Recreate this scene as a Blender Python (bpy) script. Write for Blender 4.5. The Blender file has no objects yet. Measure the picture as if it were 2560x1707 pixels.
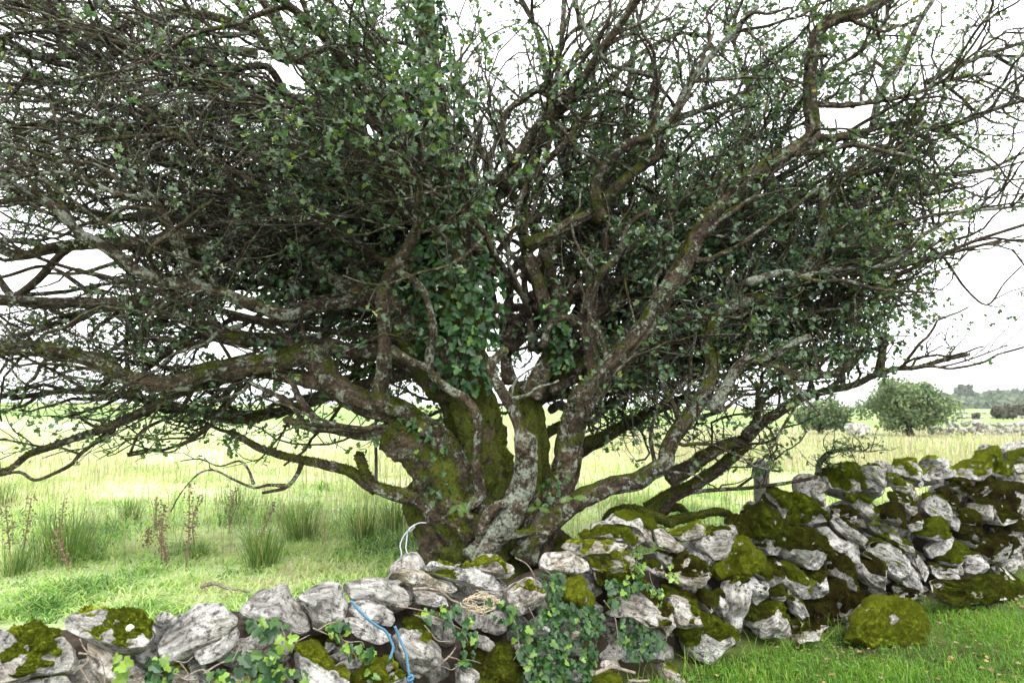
import bpy, math, random
import numpy as np
from mathutils import Vector

random.seed(7)
RNG = np.random.default_rng(7)
SC = bpy.context.scene
COL = SC.collection

# ------------------------------------------------------------------ camera
F = 1707.0                      # focal length in photo pixels (24 mm on 36 mm)
CX, CY = 1280.0, 853.5
HOR = 1015.0                    # horizon row in the photo
EYE = 1.6
PITCH = math.atan((HOR - CY) / F)
cam_d = bpy.data.cameras.new('camera')
cam_d.sensor_width = 36.0
cam_d.lens = 24.0
cam_d.clip_start = 0.05
cam_d.clip_end = 3000
cam = bpy.data.objects.new('camera', cam_d)
COL.objects.link(cam)
cam.location = (0, 0, EYE)
cam.rotation_euler = (math.pi / 2 + PITCH, 0, 0)
cam_d.dof.use_dof = True
cam_d.dof.focus_distance = 4.2
cam_d.dof.aperture_fstop = 3.2
SC.camera = cam

# ------------------------------------------------------------------ world, sun, exposure
SUN_EL, SUN_AZ = math.radians(52), math.radians(160)    # azimuth from +Y towards +X
w = bpy.data.worlds.new('World')
SC.world = w
w.use_nodes = True
nt = w.node_tree
bg = nt.nodes['Background']
sky = nt.nodes.new('ShaderNodeTexSky')
sky.sky_type = 'NISHITA'
sky.sun_disc = False
sky.sun_elevation = SUN_EL
sky.sun_rotation = SUN_AZ
sky.dust_density = 3.0
sky.air_density = 1.0
hsv = nt.nodes.new('ShaderNodeHueSaturation')
hsv.inputs['Saturation'].default_value = 0.22
mixw = nt.nodes.new('ShaderNodeMix')
mixw.data_type = 'RGBA'
mixw.inputs['Factor'].default_value = 0.65            # closed white cloud cover over the clear sky
mixw.inputs['B'].default_value = (13.0, 13.1, 13.4, 1)
nt.links.new(sky.outputs[0], hsv.inputs['Color'])
nt.links.new(hsv.outputs[0], mixw.inputs['A'])
nt.links.new(mixw.outputs['Result'], bg.inputs['Color'])
bg.inputs['Strength'].default_value = 0.14
sl = bpy.data.lights.new('sun', 'SUN')
sl.energy = 1.5
sl.angle = math.radians(25)
sl.color = (1.0, 0.96, 0.9)
so = bpy.data.objects.new('sun', sl)
COL.objects.link(so)
sd = Vector((math.sin(SUN_AZ) * math.cos(SUN_EL), math.cos(SUN_AZ) * math.cos(SUN_EL), math.sin(SUN_EL)))
so.rotation_euler = sd.to_track_quat('Z', 'Y').to_euler()
so.location = (0, -5, 20)
vs = SC.view_settings
vs.view_transform = 'Standard'
vs.look = 'None'
vs.gamma = 1
vs.exposure = 1.1
SC.cycles.max_bounces = 8
SC.cycles.diffuse_bounces = 2
SC.cycles.glossy_bounces = 2
SC.cycles.transmission_bounces = 4
SC.cycles.use_denoising = True

# ------------------------------------------------------------------ helpers
def ray(px, py):
    """unit-forward direction of a photo pixel"""
    px = np.asarray(px, float); py = np.asarray(py, float)
    dx = (px - CX) / F; dv = (CY - py) / F
    c, s = math.cos(PITCH), math.sin(PITCH)
    return np.stack([dx, c - s * dv, s + c * dv], -1)

def at(px, py, Y):
    d = ray(px, py)
    t = np.asarray(Y, float) / d[..., 1]
    return d * t[..., None] + np.array([0, 0, EYE])

def proj(P):
    P = np.asarray(P, float) - np.array([0, 0, EYE])
    c, s = math.cos(PITCH), math.sin(PITCH)
    fw = P[..., 1] * c + P[..., 2] * s
    up = -P[..., 1] * s + P[..., 2] * c
    fw = np.maximum(fw, 1e-3)
    return CX + F * P[..., 0] / fw, CY - F * up / fw

CROPS = {'F': (0, 0, 1.08844), 'A6': (900, 950, .3188), 'R1': (0, 1380, .29762), 'R2': (600, 1350, .29762),
         'R3': (1200, 1250, .29762), 'R4': (1500, 1150, .28694), 'R5': (2000, 1050, .38278), 'R8': (0, 1000, .44643),
         'B1': (0, 0, .40816), 'B2': (640, 0, .40816), 'B3': (1280, 0, .40816), 'B4': (1920, 0, .40816),
         'B5': (0, 600, .40816), 'B6': (600, 500, .40816), 'B7': (1180, 500, .40816), 'B8': (1820, 500, .47194),
         'QA': (0, 0, .54468), 'QB': (1280, 0, .54468), 'QC': (0, 700, .54468), 'QD': (1280, 700, .9531)}
def cpx(crop, pts):
    ox, oy, s = CROPS[crop]
    return [(ox + x * s, oy + y * s) for x, y in pts]

def nrm(v):
    return v / np.maximum(np.linalg.norm(v, axis=-1, keepdims=True), 1e-9)

def vnoise(P, seed=0):
    """smooth value noise in -1..1"""
    P = np.asarray(P, float)
    ip = np.floor(P).astype(np.int64); f = P - ip
    f = f * f * (3 - 2 * f)
    def h(a):
        n = (a[..., 0] * 374761393 + a[..., 1] * 668265263 + a[..., 2] * 1274126177 + seed * 974711) & 0xffffffff
        n = ((n ^ (n >> 13)) * 1274126177) & 0xffffffff
        n = n ^ (n >> 16)
        return (n & 0xffff) / 32767.5 - 1.0
    r = 0
    for dx in (0, 1):
        for dy in (0, 1):
            for dz in (0, 1):
                wgt = (f[..., 0] if dx else 1 - f[..., 0]) * (f[..., 1] if dy else 1 - f[..., 1]) * (f[..., 2] if dz else 1 - f[..., 2])
                r = r + wgt * h(ip + np.array([dx, dy, dz]))
    return r
def fbm(P, seed=0, oct=3):
    r = 0; a = 1.0; t = 0
    for i in range(oct):
        r = r + a * vnoise(np.asarray(P) * 2 ** i + 17.3 * i, seed + i); t += a; a *= .5
    return r / t
def sstep(a, b, x):
    t = np.clip((x - a) / (b - a), 0, 1)
    return t * t * (3 - 2 * t)

def mesh_np(name, V, faces, smooth=True, mat=None, attrs=None, sharp=None):
    """V (n,3); faces: list of (m,k) int arrays"""
    me = bpy.data.meshes.new(name)
    faces = [np.asarray(f, np.int32) for f in faces if len(f)]
    nl = sum(f.size for f in faces); npoly = sum(len(f) for f in faces)
    me.vertices.add(len(V)); me.vertices.foreach_set('co', np.asarray(V, np.float32).ravel())
    me.loops.add(nl); me.polygons.add(npoly)
    me.loops.foreach_set('vertex_index', np.concatenate([f.ravel() for f in faces]))
    tot = np.concatenate([np.full(len(f), f.shape[1], np.int32) for f in faces])
    st = np.concatenate([[0], np.cumsum(tot)[:-1]]).astype(np.int32)
    me.polygons.foreach_set('loop_start', st)
    me.polygons.foreach_set('loop_total', tot)
    me.polygons.foreach_set('use_smooth', np.full(npoly, smooth))
    me.update(calc_edges=True)
    for k, v in (attrs or {}).items():
        v = np.asarray(v, np.float32)
        if v.ndim == 2:
            at_ = me.attributes.new(k, 'FLOAT_VECTOR', 'POINT'); at_.data.foreach_set('vector', v.ravel())
        else:
            at_ = me.attributes.new(k, 'FLOAT', 'POINT'); at_.data.foreach_set('value', v.ravel())
    if mat: me.materials.append(mat)
    if sharp: me.set_sharp_from_angle(angle=math.radians(sharp))
    return me

def wloc(o):
    p = np.array(o.location, float)
    while o.parent is not None:
        o = o.parent; p = p + np.array(o.location, float)
    return p

def obj(name, V, faces, mat, parent=None, org=None, smooth=True, attrs=None, props=None, sharp=None):
    """one mesh object, its origin at org (default: middle of its base), placed in the world"""
    V = np.asarray(V, float)
    if org is None:
        lo, hi = V.min(0), V.max(0); org = np.array([(lo[0] + hi[0]) / 2, (lo[1] + hi[1]) / 2, lo[2]])
    org = np.asarray(org, float)
    o = bpy.data.objects.new(name, mesh_np(name, V - org, faces, smooth, mat, attrs, sharp))
    COL.objects.link(o)
    if parent is not None:
        o.parent = parent; o.location = org - wloc(parent)
    else:
        o.location = org
    for k, v in (props or {}).items(): o[k] = v
    return o

def put(name, me, P, rot=None, sc=1.0, parent=None, props=None):
    """an object that shares mesh data"""
    o = bpy.data.objects.new(name, me)
    COL.objects.link(o)
    if parent is not None:
        o.parent = parent; P = np.asarray(P) - wloc(parent)
    o.location = P
    if rot is not None: o.rotation_euler = rot
    o.scale = (sc, sc, sc) if np.isscalar(sc) else sc
    for k, v in (props or {}).items(): o[k] = v
    return o

def thing(name, label, cat, loc=(0, 0, 0), group=None):
    o = bpy.data.objects.new(name, None); COL.objects.link(o)
    o.location = loc; o['label'] = label; o['category'] = cat
    o.empty_display_size = .1
    if group: o['group'] = group
    return o
def tag(o, label, cat, group=None, kind=None):
    o['label'] = label
    if cat: o['category'] = cat
    if group: o['group'] = group
    if kind: o['kind'] = kind
    return o

# ---- tubes
def catmull(P, n):
    """P (k,m) -> (n,m) resampled by arc length along a Catmull-Rom curve"""
    P = np.asarray(P, float)
    Q = np.vstack([2 * P[0] - P[1], P, 2 * P[-1] - P[-2]])
    out = []
    for i in range(1, len(Q) - 2):
        t = np.linspace(0, 1, 9)[:-1][:, None]
        a, b, c, d = Q[i - 1], Q[i], Q[i + 1], Q[i + 2]
        out.append(.5 * (2 * b + (c - a) * t + (2 * a - 5 * b + 4 * c - d) * t ** 2 + (3 * b - a - 3 * c + d) * t ** 3))
    out.append(P[-1:]); D = np.vstack(out)
    s = np.concatenate([[0], np.cumsum(np.linalg.norm(np.diff(D[:, :3], axis=0), axis=1))])
    u = np.linspace(0, s[-1], n)
    return np.stack([np.interp(u, s, D[:, j]) for j in range(D.shape[1])], 1)

def tube(P, R, sides=10, bump=0.0, seed=0, freq=9.0):
    P = np.asarray(P, float); R = np.asarray(R, float) * np.ones(len(P))
    T = nrm(np.gradient(P, axis=0))
    u = np.cross(T[0], [0.31, 0.2, 0.93]); u /= np.linalg.norm(u)
    U = np.zeros_like(P)
    for i in range(len(P)):
        u = u - T[i] * np.dot(u, T[i]); u = u / np.linalg.norm(u); U[i] = u
    W = np.cross(T, U)
    a = np.linspace(0, 2 * np.pi, sides, endpoint=False)
    N = U[:, None] * np.cos(a)[None, :, None] + W[:, None] * np.sin(a)[None, :, None]
    rr = np.repeat(R[:, None], sides, 1)
    if bump:
        B = P[:, None] + N * rr[..., None]
        rr = rr * (1 + bump * fbm(B * freq, seed) + bump * .55 * vnoise(B * freq * 3.3, seed + 5))
        # long furrows
        s = np.cumsum(np.concatenate([[0], np.linalg.norm(np.diff(P, axis=0), axis=1)]))
        q = np.stack([np.cos(a)[None] * 2.2 + 0 * s[:, None], np.sin(a)[None] * 2.2 + 0 * s[:, None], s[:, None] * 2.0 + 0 * a[None]], -1)
        rr = rr * (1 + bump * .8 * vnoise(q * 1.3 + seed, seed + 9))
        if R.max() > .05:      # fluted, cord-like wood
            ph_ = s[:, None] * 1.4 + 1.2 * vnoise(np.stack([s * 2, 0 * s, 0 * s], 1), seed)[:, None]
            rr = rr * (1 + np.clip(bump, 0, .22) * (.55 * np.abs(np.sin(2.5 * a[None] + ph_)) + .3 * np.abs(np.sin(4.5 * a[None] - 1.7 * ph_)) - .45))
    V = (P[:, None] + N * rr[..., None]).reshape(-1, 3)
    K = len(P)
    i = np.arange(K - 1)[:, None] * sides; j = np.arange(sides)[None]
    Q = np.stack([i + j, i + (j + 1) % sides, i + sides + (j + 1) % sides, i + sides + j], -1).reshape(-1, 4)
    n0 = len(V)
    V = np.vstack([V, P[:1] - T[:1] * R[0] * .3, P[-1:] + T[-1:] * R[-1] * .7])
    j = np.arange(sides)
    c0 = np.stack([np.full(sides, n0), (j + 1) % sides, j], 1)
    c1 = np.stack([np.full(sides, n0 + 1), (K - 1) * sides + j, (K - 1) * sides + (j + 1) % sides], 1)
    return V, [Q, np.vstack([c0, c1])], N.reshape(-1, 3)

def tubes(P, R, sides=3):
    """batch: P (N,K,3), R (N,K)"""
    N_, K = P.shape[:2]
    T = np.empty_like(P); T[:, 1:-1] = P[:, 2:] - P[:, :-2]; T[:, 0] = P[:, 1] - P[:, 0]; T[:, -1] = P[:, -1] - P[:, -2]
    T = nrm(T)
    ref = np.cross(nrm(P[:, -1] - P[:, 0]), nrm(RNG.normal(size=(N_, 3)))); ref = nrm(ref)[:, None]
    U = nrm(ref - T * (ref * T).sum(-1, keepdims=True)); W = np.cross(T, U)
    a = np.linspace(0, 2 * np.pi, sides, endpoint=False)
    V = P[:, :, None] + (U[:, :, None] * np.cos(a)[:, None] + W[:, :, None] * np.sin(a)[:, None]) * R[:, :, None, None]
    b = (np.arange(N_) * K * sides)[:, None, None]
    i = (np.arange(K - 1) * sides)[None, :, None]; j = np.arange(sides)[None, None]
    Q = np.stack([b + i + j, b + i + (j + 1) % sides, b + i + sides + (j + 1) % sides, b + i + sides + j], -1).reshape(-1, 4)
    return V.reshape(-1, 3), Q

def inpoly(x, y, poly):
    x = np.asarray(x); y = np.asarray(y); r = np.zeros(x.shape, bool)
    n = len(poly)
    for i in range(n):
        x0, y0 = poly[i]; x1, y1 = poly[(i + 1) % n]
        c = ((y0 > y) != (y1 > y)) & (x < (x1 - x0) * (y - y0) / ((y1 - y0) + 1e-12) + x0)
        r ^= c
    return r

# ---- scattered flat pieces (leaves, blades, tufts)
def place_cards(shape, fold, P, D, Nn, S, faces):
    """copies of a small outline: shape (k,2) in (across, along), fold (k,) out of plane; D along, Nn normal, S size"""
    D = nrm(D); X = nrm(np.cross(D, Nn)); Z = np.cross(X, D)
    k = len(shape)
    V = P[:, None] + S[:, None, None] * (X[:, None] * shape[None, :, 0, None] + D[:, None] * shape[None, :, 1, None] + Z[:, None] * fold[None, :, None])
    b = (np.arange(len(P)) * k)[:, None, None]
    return V.reshape(-1, 3), [(b + np.asarray(f)[None]).reshape(-1, np.asarray(f).shape[1]) for f in faces]

def blades(P, H, Wd, lean, az, curve=.5):
    """grass blades: P base (n,3), height H, width Wd, lean (0..1), azimuth"""
    n = len(P)
    d = np.stack([np.cos(az), np.sin(az), 0 * az], 1)
    sx = np.stack([-np.sin(az + RNG.normal(0, .9, n)), np.cos(az), 0 * az], 1); sx = nrm(sx)
    up = np.array([0, 0, 1.0])
    H_ = H[:, None]; L = lean[:, None]
    m = P + up * H_ * .55 + d * H_ * L * (.5 - .3 * curve)
    t = P + up * H_ * (1 - .35 * L) + d * H_ * L
    w_ = Wd[:, None]
    V = np.stack([P - sx * w_ * .5, P + sx * w_ * .5, m + sx * w_ * .42, m - sx * w_ * .42, t], 1).reshape(-1, 3)
    b = (np.arange(n) * 5)[:, None]
    return V, [b + np.array([[0, 1, 2, 3]]), b + np.array([[3, 2, 4]])]

# ------------------------------------------------------------------ materials
def new_mat(name):
    m = bpy.data.materials.new(name); m.use_nodes = True
    t = m.node_tree
    return m, t, t.nodes['Principled BSDF'], t.nodes, t.links
def noise_node(nodes, links, vec, scale, detail=4, rough=.6):
    n = nodes.new('ShaderNodeTexNoise'); n.inputs['Scale'].default_value = scale
    n.inputs['Detail'].default_value = detail; n.inputs['Roughness'].default_value = rough
    if vec is not None: links.new(vec, n.inputs['Vector'])
    return n
def ramp(nodes, links, fac, stops):
    r = nodes.new('ShaderNodeValToRGB'); e = r.color_ramp.elements
    while len(e) < len(stops): e.new(.5)
    for k, (p, c) in enumerate(stops):
        e[k].position = p; e[k].color = (*c, 1) if len(c) == 3 else c
    links.new(fac, r.inputs[0]); return r
def mixc(nodes, links, f, a, b, mode='MIX'):
    m = nodes.new('ShaderNodeMix'); m.data_type = 'RGBA'; m.blend_type = mode
    for s, v in (('Factor', f), ('A', a), ('B', b)):
        if hasattr(v, 'node'): links.new(v, m.inputs[s])
        else: m.inputs[s].default_value = v if s == 'Factor' else (*v, 1)
    return m.outputs['Result']
def math_(nodes, links, op, a, b=None):
    m = nodes.new('ShaderNodeMath'); m.operation = op
    for k, v in enumerate((a, b)):
        if v is None: continue
        if hasattr(v, 'node'): links.new(v, m.inputs[k])
        else: m.inputs[k].default_value = v
    return m.outputs[0]
def bumpn(nodes, links, h, strength, dist, prev=None):
    b = nodes.new('ShaderNodeBump'); b.inputs['Strength'].default_value = strength; b.inputs['Distance'].default_value = dist
    links.new(h, b.inputs['Height'])
    if prev is not None: links.new(prev, b.inputs['Normal'])
    return b.outputs[0]
def objattr(nodes, name):
    a = nodes.new('ShaderNodeAttribute'); a.attribute_type = 'OBJECT'; a.attribute_name = name; return a
def geoattr(nodes, name):
    a = nodes.new('ShaderNodeAttribute'); a.attribute_type = 'GEOMETRY'; a.attribute_name = name; return a

def mat_stone():
    m, t, p, n, l = new_mat('limestone')
    loc = geoattr(n, 'loc'); rnd = objattr(n, 'seed'); tone = objattr(n, 'tone')
    off = n.new('ShaderNodeVectorMath'); off.operation = 'ADD'
    cmb = n.new('ShaderNodeCombineXYZ'); l.new(rnd.outputs['Fac'], cmb.inputs[0]); l.new(rnd.outputs['Fac'], cmb.inputs[2])
    l.new(loc.outputs['Vector'], off.inputs[0]); l.new(cmb.outputs[0], off.inputs[1])
    v = off.outputs[0]
    mp = n.new('ShaderNodeMapping'); mp.inputs['Scale'].default_value = (1, 4.5, 2.2); l.new(v, mp.inputs[0])
    big = noise_node(n, l, v, 7, 5, .62); fine = noise_node(n, l, v, 70, 5, .7); strata = noise_node(n, l, mp.outputs[0], 9, 6, .62)
    grey = ramp(n, l, strata.outputs[0], [(.32, (.085, .083, .080)), (.46, (.28, .274, .258)), (.64, (.50, .49, .465))])
    tan = ramp(n, l, strata.outputs[0], [(.32, (.085, .065, .042)), (.48, (.30, .25, .175)), (.66, (.52, .455, .35))])
    c = mixc(n, l, tone.outputs['Fac'], grey.outputs[0], tan.outputs[0])
    # pale crust lichen with ragged edges, and dark pitting
    lm = ramp(n, l, math_(n, l, 'ADD', math_(n, l, 'MULTIPLY', big.outputs[0], .75), math_(n, l, 'MULTIPLY', fine.outputs[0], .3)),
              [(.51, (0, 0, 0)), (.60, (1, 1, 1))])
    c = mixc(n, l, math_(n, l, 'MULTIPLY', lm.outputs[0], .75), c, (.70, .695, .66))
    dk = noise_node(n, l, v, 26, 6, .72)
    dm = ramp(n, l, dk.outputs[0], [(.51, (0, 0, 0)), (.62, (1, 1, 1))])
    c = mixc(n, l, math_(n, l, 'MULTIPLY', dm.outputs[0], .9), c, (.05, .045, .04))
    gs = noise_node(n, l, v, 4.5, 4, .6)
    gm = ramp(n, l, gs.outputs[0], [(.55, (0, 0, 0)), (.72, (1, 1, 1))])
    c = mixc(n, l, math_(n, l, 'MULTIPLY', gm.outputs[0], .45), c, (.13, .135, .05))
    l.new(c, p.inputs['Base Color']); p.inputs['Roughness'].default_value = .92
    p.inputs['Specular IOR Level'].default_value = .25
    b = bumpn(n, l, strata.outputs[0], 1.0, .05)
    b = bumpn(n, l, dk.outputs[0], .9, .016, b)
    b = bumpn(n, l, fine.outputs[0], .7, .004, b)
    l.new(b, p.inputs['Normal']); return m
def mat_moss(name='moss', stops=None):
    m, t, p, n, l = new_mat(name)
    g = n.new('ShaderNodeNewGeometry'); v = g.outputs['Position']; tone = objattr(n, 'tone')
    a = noise_node(n, l, v, 6, 4, .6); b = noise_node(n, l, v, 60, 4, .7); c2 = noise_node(n, l, v, 240, 2, .6)
    f = math_(n, l, 'ADD', math_(n, l, 'MULTIPLY', a.outputs[0], .75), math_(n, l, 'MULTIPLY', b.outputs[0], .5))
    f = math_(n, l, 'ADD', math_(n, l, 'SUBTRACT', f, .36), math_(n, l, 'MULTIPLY', tone.outputs['Fac'], .78))
    r = ramp(n, l, f, stops or [(.24, (.026, .017, .005)), (.38, (.085, .068, .010)), (.52, (.135, .165, .010)), (.68, (.26, .33, .016)), (.9, (.44, .51, .035))])
    l.new(r.outputs[0], p.inputs['Base Color']); p.inputs['Roughness'].default_value = 1
    p.inputs['Specular IOR Level'].default_value = .1
    nb = bumpn(n, l, b.outputs[0], 1.0, .03); nb = bumpn(n, l, c2.outputs[0], 1.0, .009, nb)
    l.new(nb, p.inputs['Normal']); return m
def mat_bark():
    m, t, p, n, l = new_mat('bark')
    g = n.new('ShaderNodeNewGeometry'); v = g.outputs['Position']
    lich = objattr(n, 'lichen'); mossy = objattr(n, 'mossy')
    a = noise_node(n, l, v, 9, 6, .65); b = noise_node(n, l, v, 55, 5, .7); q = noise_node(n, l, v, 200, 3, .6)
    base = ramp(n, l, math_(n, l, 'ADD', math_(n, l, 'MULTIPLY', a.outputs[0], .5), math_(n, l, 'MULTIPLY', b.outputs[0], .5)),
                [(.36, (.010, .008, .005)), (.48, (.044, .033, .021)), (.60, (.125, .095, .064)), (.74, (.25, .21, .155))])
    ln = noise_node(n, l, v, 14, 5, .68)
    lf = math_(n, l, 'ADD', math_(n, l, 'ADD', math_(n, l, 'MULTIPLY', ln.outputs[0], .8), math_(n, l, 'MULTIPLY', b.outputs[0], .25)), math_(n, l, 'MULTIPLY', lich.outputs['Fac'], .155))
    lm = ramp(n, l, lf, [(.60, (0, 0, 0)), (.67, (1, 1, 1))])
    lc = ramp(n, l, b.outputs[0], [(.38, (.13, .16, .115)), (.62, (.36, .39, .32))])
    c = mixc(n, l, math_(n, l, 'MULTIPLY', lm.outputs[0], .85), base.outputs[0], lc.outputs[0])
    sx = n.new('ShaderNodeSeparateXYZ'); l.new(g.outputs['Normal'], sx.inputs[0])
    mn = noise_node(n, l, v, 5.5, 5, .62)
    mf = math_(n, l, 'ADD', math_(n, l, 'ADD', math_(n, l, 'MULTIPLY', sx.outputs[2], .10), math_(n, l, 'MULTIPLY', mn.outputs[0], .9)),
               math_(n, l, 'ADD', math_(n, l, 'MULTIPLY', mossy.outputs['Fac'], .36), math_(n, l, 'MULTIPLY', b.outputs[0], .2)))
    mm = ramp(n, l, mf, [(.71, (0, 0, 0)), (.78, (1, 1, 1))])
    mc = ramp(n, l, math_(n, l, 'ADD', math_(n, l, 'MULTIPLY', b.outputs[0], .6), math_(n, l, 'MULTIPLY', a.outputs[0], .5)),
              [(.36, (.008, .009, .002)), (.50, (.034, .042, .004)), (.66, (.085, .102, .008)), (.84, (.15, .16, .014))])
    c = mixc(n, l, mm.outputs[0], c, mc.outputs[0])
    l.new(c, p.inputs['Base Color']); p.inputs['Roughness'].default_value = .9; p.inputs['Specular IOR Level'].default_value = .2
    nb = bumpn(n, l, a.outputs[0], .9, .06); nb = bumpn(n, l, b.outputs[0], 1.0, .022, nb); nb = bumpn(n, l, q.outputs[0], .6, .004, nb)
    l.new(nb, p.inputs['Normal']); return m
def mat_leaf(name, stops, trans=.4, rough=.45, spec=.5, tint=(1.0, 1.15, .45)):
    m, t, p, n, l = new_mat(name)
    a = geoattr(n, 'rnd')
    r = ramp(n, l, a.outputs['Fac'], stops)
    l.new(r.outputs[0], p.inputs['Base Color']); p.inputs['Roughness'].default_value = rough; p.inputs['Specular IOR Level'].default_value = spec
    tr = n.new('ShaderNodeBsdfTranslucent')
    l.new(mixc(n, l, 1.0, r.outputs[0], tint, 'MULTIPLY'), tr.inputs[0])
    mx = n.new('ShaderNodeMixShader'); mx.inputs[0].default_value = trans
    l.new(p.outputs[0], mx.inputs[1]); l.new(tr.outputs[0], mx.inputs[2])
    l.new(mx.outputs[0], n['Material Output'].inputs[0]); return m
def mat_plain(name, col, rough=.8, var=.25, scale=30, bump=.004, spec=.3):
    m, t, p, n, l = new_mat(name)
    g = n.new('ShaderNodeNewGeometry')
    a = noise_node(n, l, g.outputs['Position'], scale, 5, .65)
    c0 = tuple(max(0, c * (1 - var * 1.6)) for c in col); c1 = tuple(min(1, c * (1 + var * 1.3)) for c in col)
    r = ramp(n, l, a.outputs[0], [(.3, c0), (.5, col), (.7, c1)])
    l.new(r.outputs[0], p.inputs['Base Color']); p.inputs['Roughness'].default_value = rough; p.inputs['Specular IOR Level'].default_value = spec
    l.new(bumpn(n, l, a.outputs[0], .7, bump), p.inputs['Normal']); return m

M = {}
M['stone'] = mat_stone()
M['moss'] = mat_moss()
M['bark'] = mat_bark()
M['twig'] = mat_plain('twig_bark', (.034, .032, .024), .85, .6, 22, .002)
M['lichen'] = mat_leaf('lichen', [(0, (.10, .125, .09)), (.6, (.22, .26, .19)), (1, (.36, .37, .25))], .15, .9, .1, (1, 1, 1))
M['leaf'] = mat_leaf('hawthorn_leaf', [(0, (.042, .085, .050)), (.35, (.080, .150, .076)), (.6, (.13, .205, .070)), (.84, (.24, .28, .05)), (.93, (.36, .32, .05)), (1, (.16, .09, .045))], .42, .36, .7)
M['ivy'] = mat_leaf('ivy_leaf', [(0, (.012, .040, .012)), (.45, (.028, .085, .022)), (.72, (.060, .14, .028)), (.86, (.11, .21, .028)), (1, (.19, .31, .04))], .22, .42, .42)
M['grass'] = mat_leaf('grass_blade', [(0, (.06, .17, .03)), (.2, (.21, .40, .075)), (.42, (.46, .64, .19)), (.7, (.68, .77, .40)), (.9, (.66, .62, .44)), (1, (.60, .52, .40))], .45, .5, .35, (1, 1.1, .5))
M['dry'] = mat_leaf('dry_grass_blade', [(0, (.18, .27, .09)), (.35, (.38, .41, .20)), (.7, (.50, .45, .29)), (.88, (.34, .26, .19)), (1, (.20, .14, .11))], .3, .6, .2, (1, 1, .7))
M['rush'] = mat_leaf('rush_blade', [(0, (.06, .13, .03)), (.5, (.13, .24, .055)), (.85, (.28, .36, .10)), (1, (.42, .34, .17))], .25, .45, .4)
M['verge'] = mat_leaf('verge_grass_blade', [(0, (.05, .14, .015)), (.45, (.12, .27, .025)), (.8, (.22, .38, .04)), (1, (.38, .38, .13))], .35, .5, .3, (1, 1.1, .4))
M['dock'] = mat_plain('dock_seed', (.25, .17, .115), .9, .4, 60)
M['dead'] = mat_plain('dead_stem', (.19, .16, .125), .8, .5, 60)
M['straw'] = mat_plain('straw', (.45, .38, .26), .8, .3, 60)
M['rope'] = mat_plain('blue_rope', (.075, .19, .29), .8, .3, 250, .002)
M['string'] = mat_plain('white_string', (.40, .42, .47), .5, .15, 120, .001)
M['post'] = mat_plain('weathered_post', (.20, .195, .17), .85, .4, 18, .006)
M['soil'] = mat_plain('soil', (.045, .034, .024), 1, .5, 14, .02)
M['shell'] = mat_plain('snail_shell', (.55, .52, .47), .5, .2, 90, .001)
M['fern'] = mat_leaf('fern_leaf', [(0, (.06, .14, .03)), (1, (.16, .30, .05))], .35, .45, .4)
M['deadleaf'] = mat_leaf('dead_leaf', [(0, (.20, .12, .06)), (.6, (.34, .24, .14)), (1, (.50, .36, .08))], .2, .6, .3)

# ------------------------------------------------------------------ ground
W0, WS, WB = 3.66, 0.60, 0.12           # wall front face: Y = W0 + WS*X + WB*z
WN = nrm(np.array([WS, -1.0, 0.0])); WT = nrm(np.array([1.0, WS, 0.0]))
def wall_s(X, Y):                        # metres behind the wall's front foot
    return (Y - (W0 + WS * X)) / math.hypot(1, WS)
FIELD = .42
def gz(X, Y):
    X = np.asarray(X, float); Y = np.asarray(Y, float)
    s = wall_s(X, Y)
    P = np.stack([X, Y, 0 * X], -1)
    near = np.exp(-((Y - 8) / 25.0) ** 2)
    z = FIELD * sstep(.1, .55, s) + (.05 * vnoise(P * .55, 3) + .03 * vnoise(P * 1.7, 4)) * near * sstep(.3, 1.2, s)
    z = z + .02 * vnoise(P * 1.3, 8) * (s < 0)
    z = z + sstep(8, 60, Y) * np.clip(-X, 0, 60) * .028 + sstep(60, 400, Y) * .0
    return z
def mat_ground():
    m, t, p, n, l = new_mat('pasture_soil')
    g = n.new('ShaderNodeNewGeometry'); v = g.outputs['Position']
    s = n.new('ShaderNodeSeparateXYZ'); l.new(v, s.inputs[0])
    a = noise_node(n, l, v, .9, 6, .65); b = noise_node(n, l, v, 9, 5, .7); c0 = noise_node(n, l, v, .035, 3, .5)
    near = ramp(n, l, math_(n, l, 'ADD', math_(n, l, 'MULTIPLY', a.outputs[0], .5), math_(n, l, 'MULTIPLY', b.outputs[0], .5)),
                [(.34, (.13, .20, .07)), (.48, (.36, .45, .21)), (.62, (.62, .64, .44))])
    dry = ramp(n, l, b.outputs[0], [(.36, (.17, .20, .09)), (.62, (.32, .30, .18))])
    far = ramp(n, l, c0.outputs[0], [(.4, (.19, .29, .09)), (.6, (.26, .34, .13))])
    def step(x, a_, b_):
        q = n.new('ShaderNodeMapRange'); q.inputs[1].default_value = a_; q.inputs[2].default_value = b_; l.new(x, q.inputs[0]); return q.outputs[0]
    c = mixc(n, l, math_(n, l, 'MULTIPLY', step(s.outputs[1], 9, 15), step(s.outputs[0], -6, 4)), near.outputs[0], dry.outputs[0])
    c = mixc(n, l, step(s.outputs[1], 33, 42), c, far.outputs[0])
    # bare trodden earth and leaf mould on the verge in front of the wall
    fr = math_(n, l, 'SUBTRACT', s.outputs[1], math_(n, l, 'MULTIPLY', s.outputs[0], WS))
    vg = ramp(n, l, a.outputs[0], [(.40, (.045, .036, .022)), (.52, (.065, .085, .022)), (.65, (.09, .14, .03))])
    c = mixc(n, l, math_(n, l, 'SUBTRACT', 1.0, step(fr, W0 + .3, W0 + .5)), c, vg.outputs[0])
    l.new(c, p.inputs['Base Color']); p.inputs['Roughness'].default_value = 1; p.inputs['Specular IOR Level'].default_value = .1
    l.new(bumpn(n, l, b.outputs[0], .8, .03), p.inputs['Normal']); return m
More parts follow.
